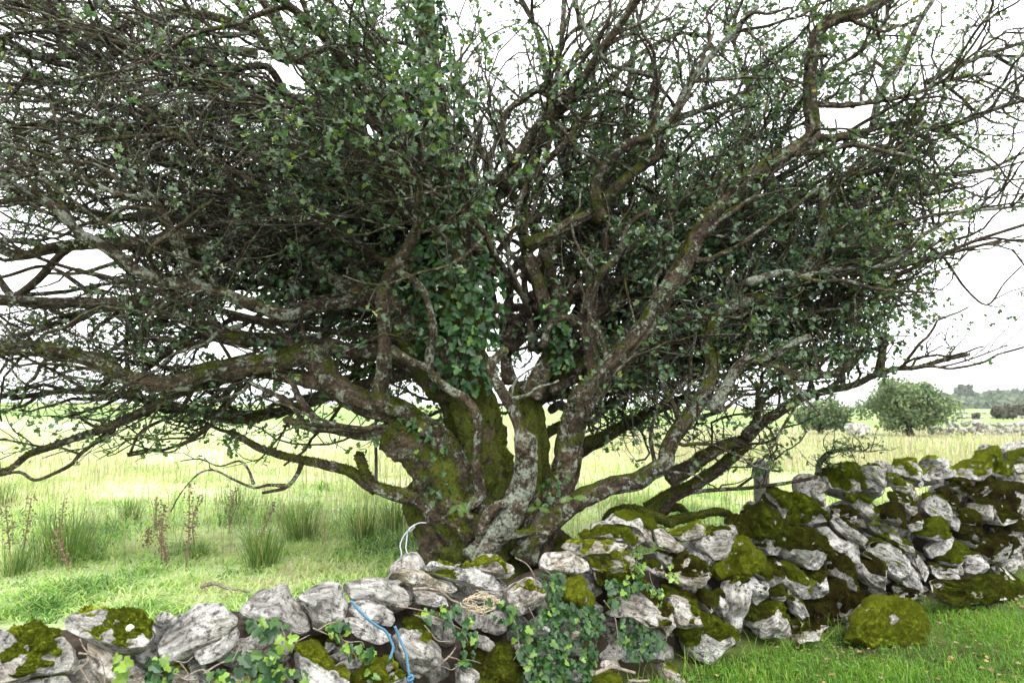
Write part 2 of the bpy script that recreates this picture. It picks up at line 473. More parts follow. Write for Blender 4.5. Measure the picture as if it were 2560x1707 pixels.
gx = np.concatenate([-np.geomspace(2400, 9, 45), np.linspace(-8.8, 14, 110), np.geomspace(14.3, 2400, 50)])
gy = np.concatenate([[-40, -20], np.linspace(-8, 20, 120), np.geomspace(20.4, 2400, 60)])
GX, GY = np.meshgrid(gx, gy)
GV = np.stack([GX, GY, gz(GX, GY)], -1).reshape(-1, 3)
nx_, ny_ = len(gx), len(gy)
i, j = np.meshgrid(np.arange(ny_ - 1), np.arange(nx_ - 1), indexing='ij')
b0 = (i * nx_ + j).ravel()
ground = obj('ground', GV, [np.stack([b0, b0 + 1, b0 + nx_ + 1, b0 + nx_], 1)], mat_ground(), org=(0, 0, 0))
tag(ground, 'green pasture and grassy verge reaching to the horizon', None, kind='structure')

# ---- far hill on the right, with its wood
hx = np.linspace(60, 700, 80); hy = np.linspace(270, 700, 30)
HX, HY = np.meshgrid(hx, hy)
def hill_z(X, Y):
    u = X / Y
    prof = np.interp(u, [.2, .55, .62, .70, .80, 1.0, 1.6], [0, .3, 2.0, 4.0, 7.5, 9.0, 11.0])
    return sstep(285, 420, Y) * prof * (1 + .12 * vnoise(np.stack([X / 40, Y / 60, 0 * X], -1), 5)) * 1.6 + .2
HV = np.stack([HX, HY, hill_z(HX, HY)], -1).reshape(-1, 3)
i, j = np.meshgrid(np.arange(len(hy) - 1), np.arange(len(hx) - 1), indexing='ij')
b0 = (i * len(hx) + j).ravel()
hill = obj('hill', HV, [np.stack([b0, b0 + 1, b0 + len(hx) + 1, b0 + len(hx)], 1)], mat_plain('hill_scrub', (.10, .13, .07), 1, .4, .08, .3), org=(0, 0, 0))
tag(hill, 'low wooded hill on the skyline', None, kind='structure')

def leaf_cloud(C, Rr, n, size, squash=1.0, shell=.55, seed=0):
    """n little leaf-clump faces spread through lumpy ellipsoids; C (m,3), Rr (m,)"""
    k = RNG.integers(0, len(C), n)
    d = nrm(RNG.normal(size=(n, 3)))
    r = shell + (1 - shell) * RNG.random(n) ** .6
    P = C[k] + d * (Rr[k] * r)[:, None] * np.array([1, 1, squash])
    nn = nrm(d + RNG.normal(0, .55, (n, 3)))
    D = nrm(np.cross(nn, RNG.normal(size=(n, 3))))
    S = size * RNG.uniform(.55, 1.35, n)
    sh = np.array([[-.5, 0], [.1, -.2], [.55, .25], [.3, .8], [-.2, 1.0], [-.6, .55]])
    V, fc = place_cards(sh, np.zeros(6), P, D, nn, S, [np.array([[0, 1, 2, 3, 4, 5]])])
    base = vnoise(P / (Rr.mean() * .55), 11 + seed) * .25
    rnd = np.clip(.4 + base + RNG.normal(0, .13, n), 0, 1)
    return V, fc, np.repeat(rnd, 6)
M['bush'] = mat_leaf('bush_leaf', [(0, (.05, .08, .045)), (.35, (.13, .19, .10)), (.65, (.24, .29, .14)), (1, (.40, .38, .16))], .35, .6, .3)
M['wood'] = mat_leaf('wood_leaf', [(0, (.08, .105, .075)), (.5, (.13, .17, .105)), (1, (.20, .22, .14))], .2, .8, .1)
M['purple'] = mat_leaf('thorn_leaf', [(0, (.06, .06, .055)), (.5, (.12, .115, .09)), (1, (.19, .17, .13))], .2, .7, .2)
# the wood on the hill reads as one mass
n = 620
u = RNG.uniform(.52, 1.15, n); Yh = RNG.uniform(290, 430, n); Xh = u * Yh
Rw = RNG.uniform(2.2, 5.2, n)
Cw = np.stack([Xh, Yh, hill_z(Xh, Yh) + Rw * .35], 1)
V, fc, rn = leaf_cloud(Cw, Rw, 13000, 2.1, .62, .8)
o = obj('distant_wood', V, fc, M['wood'], attrs={'rnd': rn}, org=(230, 330, 0), smooth=False)
tag(o, 'distant wood of rounded trees covering the low hill', None, kind='stuff')
def bush(name, label, px, Y, halfw, ztop, nl, size, mat, zb=None, seed=0, group=None, lumps=16, cat='bush'):
    X = (px - CX) / F * Y
    zb = float(gz(X, Y)) if zb is None else zb
    r = np.random.default_rng(seed)
    H = ztop - zb
    C = np.stack([X + r.uniform(-.75, .75, lumps) * halfw, Y + r.uniform(-.6, .6, lumps) * halfw, zb + H * r.uniform(.18, .80, lumps)], 1)
    Rl = r.uniform(.20, .36, lumps) * min(halfw, H) * (1.25 if lumps < 25 else .95)
    C[0] = (X, Y, zb + H * .45); Rl[0] = .5 * min(halfw, H)
    C[:, 2] = np.minimum(C[:, 2], ztop - Rl * .8)
    V, fc, rn = leaf_cloud(C, Rl, nl, size, 1, .35, seed)
    V[:, 2] = np.maximum(V[:, 2], zb + .02)
    t = thing(name, label, cat, (X, Y, zb), group)
    obj('crown', V, fc, mat, t, attrs={'rnd': rn}, smooth=False)
    for k in range(4):
        e = C[k % lumps] + np.array([0, 0, .1])
        P = catmull(np.array([[X + r.normal(0, .06 * halfw), Y, zb - .05], [X + (e[0] - X) * .4, Y + (e[1] - Y) * .3, zb + (e[2] - zb) * .5], e]), 8)
        tv, tf, _ = tube(P, np.linspace(.035, .012, 8) * H, 6)
        obj('stem', tv, tf, M['twig'], t)
    return t
bush('thorn_bush', 'broad grey-green bush beyond the field, beside the far stone wall', 2262, 27, 1.75, 3.0, 15000, .075, M['bush'], seed=3, lumps=46)
bush('thorn_bush', 'dark bush half hidden behind the right-hand boughs of the tree', 2045, 29, 1.2, 2.0, 5000, .085, M['bush'], seed=4, lumps=30)
bush('round_bush', 'round purplish bush standing alone in the far pasture', 2500, 60, .85, 1.75, 2500, .16, M['purple'], seed=5)
bush('round_bush', 'tiny dark bush in the far pasture, left of the round one', 2432, 62, .34, .95, 700, .14, M['purple'], seed=6)
bush('far_tree', 'small bare-stemmed tree at the right edge of the far pasture', 2536, 78, .95, 1.9, 1400, .18, M['purple'], seed=9, cat='tree')
bush('ridge_tree', 'single tree standing proud on the skyline of the hill', 2405, 350, 4.4, 15.0, 700, 1.3, M['wood'], zb=3.0, seed=10, cat='tree')
# ------------------------------------------------------------------ rocks
def rock_mesh(name, seed, flat=.6, nu=14, nv=9, rough=.12):
    """a loose angular stone about 1 m across, local coordinates, shared by many objects"""
    r = np.random.default_rng(seed)
    a = np.linspace(0, 2 * np.pi, nu, endpoint=False); ph = np.linspace(0, np.pi, nv)[1:-1]
    D = np.stack([np.sin(ph)[:, None] * np.cos(a), np.sin(ph)[:, None] * np.sin(a), np.cos(ph)[:, None] + 0 * a], -1).reshape(-1, 3)
    D = np.vstack([D, [[0, 0, 1], [0, 0, -1]]])
    V = np.sign(D) * np.abs(D) ** .72
    for q in range(9):
        nn = nrm(r.normal(size=3)); h = r.uniform(.55, .8)
        dd = V @ nn - h
        V = V - np.where(dd > 0, dd, 0)[:, None] * nn
    V = V * (1 + rough * fbm(V * 1.7 + seed, seed))[:, None]
    V = V * np.array([.5, .5 * r.uniform(.6, .8), .5 * flat])
    k = nv - 2
    i = np.arange(k - 1)[:, None] * nu; j = np.arange(nu)[None]
    Q = np.stack([i + j, i + nu + j, i + nu + (j + 1) % nu, i + (j + 1) % nu], -1).reshape(-1, 4)
    j = np.arange(nu); top = len(V) - 2; bot = len(V) - 1
    T = np.vstack([np.stack([np.full(nu, top), j, (j + 1) % nu], 1), np.stack([np.full(nu, bot), (k - 1) * nu + (j + 1) % nu, (k - 1) * nu + j], 1)])
    return mesh_np(name, V, [Q, T], True, M['stone'], {'loc': V * .4}, 30)
ROCKS = [rock_mesh('stone', 100 + k, [.5, .62, .8, .45, .7, .55][k]) for k in range(6)]
SROCKS = [rock_mesh('stone', 200 + k, .7, 9, 6, .1) for k in range(5)]

# ---- far stone wall
fw = thing('field_wall', 'pale dry stone wall crossing the far end of the field', 'stone wall', (20, 28, FIELD))
r = np.random.default_rng(31)
kk = 0
for row in range(5):
    x = 17.2 + r.uniform(0, .2)
    while x < 27.5:
        wd = r.uniform(.24, .46)
        Y = 28.3 - (x - 17) * .12 + r.uniform(-.09, .09)
        top = np.interp(x, [17, 18.2, 27], [.75, 1.02, 1.0])
        z = FIELD + .06 + row * .2 + r.uniform(-.04, .04)
        if z < top:
            put('stone', SROCKS[kk % 5], (x, Y, z), (r.uniform(-.5, .5), r.uniform(-.6, .6), r.uniform(0, 6.3)), (wd * 1.25, wd * 1.25, wd * r.uniform(.9, 1.3)), fw,
                {'tone': float(r.uniform(0, .25)), 'seed': float(r.uniform(0, 50))}); kk += 1
        x += wd * .88
for lab, Y0, x0, x1, hh in (('faint far wall line below the bright green pasture', 105, 62, 100, .5), ('low far wall line in front of the round bush', 66, 36, 64, .32)):
    f2 = thing('boundary_wall', lab, 'stone wall', ((x0 + x1) / 2, Y0, .4))
    x = x0
    while x < x1:
        wd = r.uniform(.35, .9)
        put('stone', SROCKS[kk % 5], (x, Y0 + r.uniform(-.2, .2), float(gz(x, Y0)) + hh * r.uniform(.35, .5)), (r.uniform(-.3, .3), 0, r.uniform(0, 6.3)), (wd * 1.2, wd, hh * r.uniform(.8, 2.0)), f2,
            {'tone': float(r.uniform(0, .5)), 'seed': float(r.uniform(0, 50))}); kk += 1
        x += wd * r.uniform(.7, 1.2)
def boulder(name, label, px, py, Y, wpx, hpx, tone=.1):
    c = at(px, py, Y); me = ROCKS[1]
    o = put(name, me, c, (.2, .1, .6), (wpx / F * Y * 1.15, wpx / F * Y, hpx / F * Y * 1.9), None, {'tone': tone, 'seed': 4.4})
    return tag(o, label, 'boulder')
boulder('field_boulder', 'pale boulder in the field left of the broad bush', 2138, 1072, 25, 78, 36)

# ------------------------------------------------------------------ the dry stone wall in front
def on_wall(px, py, off=0.0):
    """points on the wall's front face; off metres towards the viewer along the sight line"""
    d = ray(px, py)
    t = (W0 + EYE * WB) / (d[..., 1] - WS * d[..., 0] - WB * d[..., 2])
    ln = np.linalg.norm(d, axis=-1)
    return d * (t - off / ln)[..., None] + np.array([0, 0, EYE])

def outline_stone(poly, seed, lean=0.0, depth=None, off=0.0, pts=44, rings=15, bulge=1.0):
    """a stone whose silhouette seen from the road is poly (photo pixels): closed body with real depth, returns V, faces, local coords, centre"""
    r = np.random.default_rng(seed)
    P2 = np.array(poly, float)
    base = P2[np.argmax(P2[:, 1])]
    P0 = on_wall(*base, off)
    nn = WN * math.cos(lean) + np.array([0, 0, 1]) * math.sin(lean)
    d = ray(P2[:, 0], P2[:, 1]); E = np.array([0, 0, EYE])
    t = ((P0 - E) @ nn) / (d @ nn)
    O = E + d * t[:, None]
    # round corners a little: resample closed loop with mild smoothing
    L = np.vstack([O, O[:1]])
    s = np.concatenate([[0], np.cumsum(np.linalg.norm(np.diff(L, axis=0), axis=1))])
    u = np.linspace(0, s[-1], pts, endpoint=False)
    O = np.stack([np.interp(u, s, L[:, k]) for k in range(3)], 1)
    O = .5 * O + .25 * (np.roll(O, 1, 0) + np.roll(O, -1, 0))
    C = O.mean(0)
    e = (O - C) * .965
    cov = e.T @ e; wv, vv = np.linalg.eigh(cov)
    ax = vv[:, 2]; ax = ax - nn * (ax @ nn); ax /= np.linalg.norm(ax); ay = np.cross(nn, ax)
    ext = sorted([np.ptp(e @ ax), np.ptp(e @ ay)])
    size = ext[0]
    dep = depth or float(np.clip(ext[0] * 1.15, .10, .34))
    nf = int(rings * .68)
    ph = np.concatenate([np.linspace(0, np.pi / 2, nf)[:-1], np.linspace(np.pi / 2, np.pi, rings - nf + 1)])[1:-1]
    sc = np.abs(np.sin(ph)) ** .42; h = np.sign(np.cos(ph)) * np.abs(np.cos(ph)) ** .7
    hf = np.where(h > 0, .42 * bulge, .75)
    V = C + sc[:, None, None] * e[None] + (h * hf * dep)[:, None, None] * nn
    V = np.vstack([V.reshape(-1, 3), C + nn * dep * .42 * bulge, C - nn * dep * .75])
    # knock planes off the front so that it shows worn facets
    loc = V - C
    for q in range(7):
        k = nrm(nn * r.uniform(.5, 1.1) + ax * r.normal(0, .6) + ay * r.normal(0, .75))
        hh = r.uniform(.12, .30) * dep * bulge + .25 * size * abs(k @ ay) * r.uniform(.4, 1)
        dd = loc @ k - hh
        front = sstep(-.2 * dep, .1 * dep, loc @ nn)
        loc = loc - (np.where(dd > 0, dd, 0) * .95 * front)[:, None] * k
    amp = .05 * size
    nrmv = nrm(loc + nn * .1)
    fq = 1.0 / max(size, .06)
    q = np.stack([loc @ ax * 1.0, loc @ ay * 2.4, loc @ nn * 1.6], 1)
    loc = loc + nrmv * (amp * fbm(q * fq * 1.3 + seed * 3.1, seed, 3) + amp * .45 * vnoise(q * fq * 5 + seed, seed + 3) + .25 * amp * np.round(2 * vnoise(q * fq * np.array([.8, 2.5, 1]), seed + 8)) / 2)[:, None]
    k = rings - 2
    i = np.arange(k - 1)[:, None] * pts; j = np.arange(pts)[None]
    Q = np.stack([i + j, i + pts + j, i + pts + (j + 1) % pts, i + (j + 1) % pts], -1).reshape(-1, 4)
    j = np.arange(pts); top = k * pts; bot = top + 1
    T = np.vstack([np.stack([np.full(pts, top), j, (j + 1) % pts], 1), np.stack([np.full(pts, bot), (k - 1) * pts + (j + 1) % pts, (k - 1) * pts + j], 1)])
    V = C + loc
    # outward facing?
    qa, qb, qc, qd = (loc[Q[:, k]] for k in range(4))
    vol = (np.cross(qa, qb) * qc).sum() + (np.cross(qa, qc) * qd).sum()
    if vol < 0: Q = Q[:, ::-1]; T = T[:, ::-1]
    lc = np.stack([loc @ ax, loc @ ay, loc @ nn], 1)
    return V, [Q, T], lc, C, nn, ax, size

def vnormals(V, faces):
    N = np.zeros_like(V)
    for f in faces:
        a, b, c = V[f[:, 0]], V[f[:, 1]], V[f[:, 2]]
        fn = np.cross(b - a, c - a)
        for k in range(f.shape[1]): np.add.at(N, f[:, k], fn)
    return nrm(N)

TUFT = np.array([[-.35, 0], [.35, 0], [.0, 1.0]])
def tufts_on(V, faces, Nv, mask, per_area, size, seed):
    """little moss points standing on a surface where mask > 0"""
    r = np.random.default_rng(seed)
    tri = np.vstack([np.vstack([f[:, [0, 1, 2]], f[:, [0, 2, 3]]]) if f.shape[1] == 4 else f for f in faces])
    mm = mask[tri].mean(1)
    a, b, c = V[tri[:, 0]], V[tri[:, 1]], V[tri[:, 2]]
    ar = np.linalg.norm(np.cross(b - a, c - a), axis=1) * .5 * (mm > .5)
    n = int(ar.sum() * per_area)
    if n < 3: return np.zeros((0, 3)), []
    k = r.choice(len(tri), n, p=ar / ar.sum())
    u = r.random(n); v = r.random(n); fl = u + v > 1; u[fl] = 1 - u[fl]; v[fl] = 1 - v[fl]
    P = a[k] + (b[k] - a[k]) * u[:, None] + (c[k] - a[k]) * v[:, None]
    Nn = nrm(Nv[tri[k, 0]] + r.normal(0, .5, (n, 3)) + np.array([0, 0, .3]))
    S = size * r.uniform(.5, 1.4, n)
    return place_cards(TUFT, np.zeros(3), P - Nn * S[:, None] * .25, Nn, nrm(r.normal(size=(n, 3))), S, [np.array([[0, 1, 2]])])

def subdiv(V, faces, extra):
    """one midpoint subdivision of quads (tris kept) with smooth averaging left out; returns finer grid for moss"""
    return V, faces

def moss_cap(V, faces, amount, C, size, seed, thick=.028, top=.55, d=None, parent=None, tone=.5):
    """a moss cushion growing over part of a stone, as its own mesh"""
    Nv = vnormals(V, faces)
    loc = (V - C) / max(size, .05)
    nz = fbm(loc * 1.15 + seed * 1.7, seed + 40, 3)
    f = nz * .75 + top * Nv[:, 2] + .35 * (loc @ np.array(d if d is not None else (0, 0, .6)))
    vis = (Nv @ WN) > -.45
    if amount >= .97: m = np.ones(len(V)) * vis
    else:
        th = np.quantile(f[vis], 1 - amount)
        m = sstep(th - .11, th + .10, f + .13 * vnoise(loc * 5, seed + 9)) * vis
    used = [q[(m[q] > .12).any(1)] for q in faces]
    used = [q for q in used if len(q)]
    if not used: return None
    ids = np.unique(np.concatenate([q.ravel() for q in used]))
    mp = -np.ones(len(V), int); mp[ids] = np.arange(len(ids))
    lump = 1.25 - 1.5 * np.abs(vnoise(V[ids] * 17 + seed, seed + 3)) + .55 * vnoise(V[ids] * 42, seed + 4) - .3 * np.abs(vnoise(V[ids] * 60, seed + 6))
    off = thick * m[ids] * lump - .004 * (m[ids] < .4)
    V2 = V[ids] + Nv[ids] * off[:, None]
    f2 = [mp[q] for q in used]
    tv, tf = tufts_on(V2, f2, Nv[ids], m[ids] * 1.0, 27000, .013, seed)
    if len(tv):
        f2 = f2 + [tf[0] + len(V2)]; V2 = np.vstack([V2, tv])
    return obj('moss', V2, f2, M['moss'], parent, props={'tone': float(tone)})

def refine(V, faces):
    """split quads in four (bilinear) so that moss and rock carry finer relief"""
    Q = faces[0]
    m = V[Q].mean(1)
    def mid(a, b): return (V[a] + V[b]) / 2
    return V, faces

STONES = []    # (crop, poly, moss amount, moss tone, stone tone, lean)
def S(crop, moss, mt, tone, lean, *pts, off=0.0, top=.55):
    STONES.append((cpx(crop, pts), moss, mt, tone, lean, off, top))
L5 = .75
S('R1', .62, .5, .2, .45, (-40, 720), (100, 640), (300, 620), (500, 640), (640, 780), (665, 900), (640, 1000), (540, 1010), (300, 1040), (130, 1090), (-40, 1110))
S('R1', .5, .55, .2, .6, (520, 520), (600, 470), (700, 455), (900, 460), (1150, 510), (1300, 570), (1340, 660), (1250, 810), (1080, 835), (900, 800), (700, 700), (530, 620))
S('R1', 0, .5, .85, .1, (720, 760), (900, 810), (1050, 860), (1150, 950), (1230, 1070), (1230, 1180), (900, 1200), (740, 1000), off=-.07)
S('R1', 0, .5, .1, .3, (1290, 540), (1380, 490), (1460, 530), (1420, 600), (1350, 640), off=-.1)
S('R1', 0, .5, .05, .75, (1300, 740), (1380, 620), (1490, 520), (1600, 470), (1850, 420), (1920, 500), (2000, 560), (2000, 620), (1850, 730), (1600, 820), (1400, 890), (1330, 840), off=.03)
S('R1', 0, .5, .0, .2, (1620, 830), (1850, 740), (2000, 610), (2030, 690), (1980, 820), (1800, 920), (1680, 960), (1630, 900))
S('R1', 0, .5, .7, .2, (2040, 740), (2150, 680), (2300, 720), (2352, 780), (2250, 820), (2100, 830))
S('R1', .15, .4, .3, .1, (1320, 1000), (1500, 960), (1650, 1010), (1700, 1130), (1500, 1200), (1330, 1150), off=-.12)
S('R1', .1, .4, .2, .1, (0, 1110), (300, 1060), (560, 1030), (640, 1140), (500, 1250), (0, 1260), off=-.02)
S('R1', .5, .6, .3, .1, (2060, 1000), (2200, 930), (2352, 960), (2352, 1120), (2100, 1130), off=-.1)
S('R2', 0, .5, .08, .7, (0, 530), (60, 460), (200, 380), (330, 370), (390, 400), (450, 480), (600, 600), (615, 700), (600, 740), (520, 760), (400, 700), (280, 670), (100, 620), (0, 580))
S('R2', 0, .5, .1, .65, (460, 470), (600, 390), (800, 350), (900, 400), (940, 480), (940, 560), (900, 630), (700, 710), (640, 690), (600, 590), (500, 520))
S('R2', 0, .5, .2, .7, (860, 340), (1000, 300), (1200, 290), (1300, 320), (1420, 380), (1460, 450), (1440, 540), (1250, 520), (1100, 470), (940, 460), (900, 390), off=.03)
S('R2', 0, .5, .05, .2, (910, 590), (960, 510), (1080, 490), (1200, 540), (1310, 610), (1330, 690), (1300, 730), (1180, 720), (1000, 660))
S('R2', 0, .5, .1, .2, (870, 650), (960, 640), (1080, 680), (1240, 760), (1300, 800), (1290, 850), (1190, 890), (1000, 830), (920, 750))
S('R2', 0, .5, .9, .7, (1240, 290), (1350, 250), (1500, 260), (1650, 290), (1800, 330), (1860, 400), (1800, 430), (1600, 390), (1430, 380), (1340, 330), off=-.05)
S('R2', .15, .4, .0, .5, (1540, 230), (1600, 150), (1680, 160), (1850, 190), (2000, 250), (2150, 310), (2230, 380), (2180, 420), (2000, 390), (1850, 340), (1700, 290), off=.02)
S('R2', .35, .75, .5, .6, (1890, 190), (2050, 140), (2200, 150), (2310, 190), (2340, 230), (2200, 290), (2050, 260), off=-.06)
S('R2', 0, .5, .2, .2, (1450, 420), (1560, 410), (1750, 480), (1780, 560), (1680, 570), (1480, 540), off=-.06)
S('R3', .1, .5, .5, .1, (260, 780), (340, 710), (480, 640), (535, 680), (510, 850), (440, 960), (350, 990), (270, 900), off=.02)
S('R2', .05, .5, .15, .15, (1320, 820), (1400, 740), (1500, 740), (1600, 820), (1720, 900), (1710, 1000), (1640, 1100), (1540, 1190), (1450, 1150), (1370, 1050), off=.03)
S('R2', .42, .8, .0, .4, (470, 930), (540, 850), (620, 900), (760, 1040), (900, 1160), (940, 1260), (560, 1280), (490, 1100), off=.04, top=1.2)
S('R2', .05, .5, .0, .2, (840, 1040), (950, 970), (1060, 1000), (1070, 1080), (930, 1140), (850, 1090), off=-.05)
S('R2', .1, .5, .05, .2, (1230, 1130), (1350, 1060), (1420, 1160), (1430, 1290), (1200, 1290))
S('R2', .98, .75, .1, .3, (990, 1150), (1100, 1030), (1280, 1000), (1350, 1050), (1230, 1140), (1150, 1280), (1000, 1280), off=.02)
S('R2', 0, .5, .0, .3, (740, 980), (880, 920), (950, 930), (830, 1020), off=-.1)
S('R2', .6, .2, .0, .2, (620, 860), (760, 800), (830, 900), (700, 960), off=-.12)
S('R2', 0, .5, .1, .1, (2010, 790), (2150, 860), (2180, 900), (2100, 950), (2030, 920), off=.05)
S('R2', .1, .5, .35, .2, (1460, 620), (1650, 630), (1780, 690), (1700, 730), (1560, 690), off=-.06)
S('R2', .97, .4, .1, .2, (1400, 680), (1480, 665), (1580, 760), (1600, 830), (1480, 760), off=0)
S('R3', .98, .3, .1, .1, (-60, 1270), (150, 1240), (330, 1310), (350, 1480), (200, 1600), (-60, 1600), off=.02)
S('R3', .0, .3, .1, .1, (-180, 1380), (-20, 1420), (40, 1500), (60, 1600), (-160, 1600), off=.06)
S('R3', 0, .5, .8, .5, (520, 480), (560, 415), (700, 410), (850, 440), (950, 510), (960, 570), (880, 600), (720, 615), (580, 590), (525, 540), off=.06)
S('R3', .35, .85, .6, .35, (680, 390), (720, 345), (1000, 345), (1150, 340), (1280, 365), (1230, 420), (1080, 450), (900, 450), (770, 410), top=1.4)
S('R3', .75, .5, .3, .5, (840, 280), (1000, 225), (1200, 210), (1290, 250), (1360, 310), (1200, 330), (1000, 330), (850, 310), off=-.06)
S('R3', 0, .5, .45, .3, (1110, 200), (1200, 180), (1290, 180), (1300, 150), (1400, 170), (1470, 240), (1490, 330), (1500, 410), (1420, 350), (1330, 260), (1230, 210), off=-.1)
S('R3', 0, .5, .5, .3, (1480, 230), (1560, 270), (1680, 340), (1750, 420), (1680, 445), (1520, 380), (1500, 300), off=.02)
S('R3', .99, .55, .2, .5, (1100, 160), (1200, 90), (1350, 100), (1480, 190), (1620, 265), (1710, 350), (1600, 320), (1450, 240), (1300, 165), (1150, 180), off=-.14)
S('R3', .3, .8, .45, .4, (1600, 280), (1760, 215), (1850, 180), (1940, 230), (1940, 290), (1850, 320), (1740, 345), off=-.02)
S('R3', .12, .4, .2, .2, (1840, 340), (1950, 250), (2080, 240), (2120, 320), (2080, 420), (2040, 510), (1980, 520), (1900, 440), off=0)
S('R3', 0, .5, .4, .2, (2060, 210), (2130, 200), (2190, 280), (2120, 300), off=-.08)
S('R3', .98, .72, .1, .2, (2050, 560), (2130, 440), (2170, 320), (2300, 350), (2352, 400), (2340, 520), (2250, 620), (2130, 650), (2050, 620), off=.05)
S('R3', .2, .3, .4, .1, (1500, 420), (1620, 480), (1700, 560), (1690, 640), (1620, 600), (1530, 500), off=-.08)
S('R3', .45, .2, .75, .1, (1640, 680), (1700, 560), (1730, 450), (1830, 490), (1920, 590), (1970, 620), (1920, 700), (1850, 750), (1750, 740), off=.04)
S('R3', .5, .75, .4, .2, (920, 460), (1050, 470), (1310, 440), (1350, 520), (1330, 600), (1200, 640), (1080, 620), (960, 580), off=0)
S('R3', .3, .3, .2, .1, (1410, 540), (1520, 520), (1530, 600), (1570, 660), (1490, 640), (1410, 590), off=-.02)
S('R3', .98, .9, .2, .2, (690, 740), (760, 650), (880, 690), (900, 780), (1000, 830), (980, 880), (850, 860), (720, 830), off=.05)
S('R3', .98, .35, .2, .1, (960, 590), (1100, 620), (1330, 600), (1440, 700), (1380, 770), (1200, 720), (1000, 700), off=-.04)
S('R3', .2, .25, .35, .05, (1210, 840), (1280, 740), (1350, 730), (1430, 830), (1530, 880), (1560, 1080), (1470, 1110), (1380, 1080), (1270, 980), (1130, 1000), off=.03)
S('R3', .15, .3, .5, .05, (1610, 800), (1700, 790), (1800, 870), (1890, 950), (1870, 1050), (1780, 1120), (1700, 1090), (1640, 980), off=.02)
S('R3', .45, .45, .1, .05, (1800, 1100), (1880, 1000), (1950, 980), (2100, 1080), (2160, 1160), (2100, 1300), (2000, 1400), (1880, 1380), (1830, 1250), off=.08)
S('R3', .05, .3, .15, .05, (2130, 680), (2220, 640), (2260, 760), (2270, 950), (2250, 1090), (2180, 1110), (2130, 1000), (2100, 800), off=.05)
S('R3', .1, .3, .1, .05, (2040, 760), (2100, 800), (2130, 950), (2130, 1010), (2060, 1000), (2000, 880), off=0)
S('R3', .1, .3, .8, 0, (1530, 900), (1600, 900), (1640, 1050), (1590, 1160), (1520, 1050), off=-.02)
S('R3', 0, .3, .1, .9, (470, 1060), (600, 1090), (580, 1120), (480, 1100), off=.09)
S('R3', 0, .3, .7, .8, (710, 1100), (800, 1105), (870, 1150), (780, 1165), off=.09)
S('R3', 0, .3, .6, .6, (1040, 1330), (1150, 1340), (1220, 1400), (1100, 1420), (1030, 1380), off=.1)
S('R3', .2, .6, .7, .5, (1520, 1350), (1620, 1420), (1700, 1480), (1740, 1560), (1600, 1560), (1540, 1440), off=.16)
S('R3', .6, .7, .3, .4, (940, 1500), (1080, 1440), (1150, 1500), (1190, 1580), (940, 1580), off=.14)
S('R3', .98, .3, .3, .1, (1550, 720), (1700, 760), (1850, 830), (1820, 880), (1600, 790), off=-.03)
S('R3', .6, .3, .3, 0, (1880, 780), (1980, 790), (1990, 960), (1930, 980), (1880, 880), off=-.06)
S('R4', .5, .45, .1, .0, (1510, 270), (1560, 240), (1640, 340), (1700, 450), (1690, 530), (1620, 560), (1560, 430), off=.03)
S('R4', .98, .4, .1, .15, (1600, 290), (1700, 290), (1900, 360), (2000, 470), (1960, 540), (1800, 570), (1680, 530), off=.04)
S('R4', .85, .3, .1, .1, (1340, 460), (1430, 400), (1510, 430), (1580, 560), (1600, 720), (1560, 860), (1480, 850), (1400, 700), (1350, 560), off=.03)
S('R4', .9, .32, .1, .2, (1160, 530), (1250, 490), (1380, 580), (1450, 680), (1430, 740), (1300, 700), (1200, 620), off=-.02)
S('R4', .95, .3, .1, .2, (1430, 330), (1520, 300), (1570, 420), (1560, 500), (1500, 430), off=-.06)
S('R4', .6, .22, .1, .05, (1600, 640), (1700, 580), (1850, 620), (1960, 700), (1975, 850), (1930, 980), (1820, 960), (1680, 870), (1620, 760), off=.05)
S('R4', .9, .4, .1, .1, (1340, 920), (1400, 850), (1500, 960), (1510, 1020), (1430, 1050), (1350, 990), off=.02)
S('R4', .03, .3, .0, .05, (1280, 980), (1370, 1000), (1420, 1090), (1450, 1240), (1410, 1290), (1340, 1210), (1290, 1080), off=.04)
S('R4', .0, .3, .1, .05, (1390, 1050), (1480, 1050), (1440, 1170), off=-.05)
S('R4', .55, .5, .1, .05, (1600, 960), (1680, 900), (1800, 1020), (1900, 1130), (1900, 1230), (1780, 1230), (1660, 1100), (1590, 1010), off=.04)
S('R4', .1, .3, .1, .05, (1660, 1110), (1760, 1230), (1860, 1370), (1800, 1410), (1720, 1350), (1680, 1230), off=.02)
S('R4', .2, .4, .15, .05, (1440, 1420), (1540, 1290), (1640, 1240), (1680, 1300), (1650, 1480), (1600, 1580), (1460, 1580), off=.05)
S('R4', .6, .35, .1, .05, (1550, 1150), (1600, 1080), (1640, 1130), (1650, 1200), (1560, 1260), (1520, 1200), off=0)
S('R4', .2, .3, .0, .05, (1860, 1000), (1970, 930), (2000, 1030), (1960, 1220), (1910, 1240), (1890, 1130), off=-.02)
S('R4', .6, .2, .2, .05, (1980, 800), (2091, 780), (2130, 900), (2130, 1060), (2040, 1010), off=.02)
S('R4', .8, .15, .2, .05, (1990, 1080), (2091, 1060), (2130, 1200), (2091, 1350), (2000, 1300), off=-.02)
S('R4', .5, .25, .2, .05, (1480, 880), (1550, 870), (1560, 940), (1590, 1060), (1540, 1130), (1480, 1040), off=-.04)
S('R4', .0, .3, .1, .05, (1880, 260), (1930, 290), (2010, 380), (1990, 420), (1910, 350), off=.05)
S('R4', .6, .3, .4, .05, (1300, 1290), (1490, 1290), (1480, 1420), (1380, 1500), (1300, 1440), off=-.05)
S('R4', .7, .15, .5, .05, (1680, 1400), (1820, 1420), (1980, 1480), (2091, 1420), (1950, 1560), (1700, 1580), off=-.02)
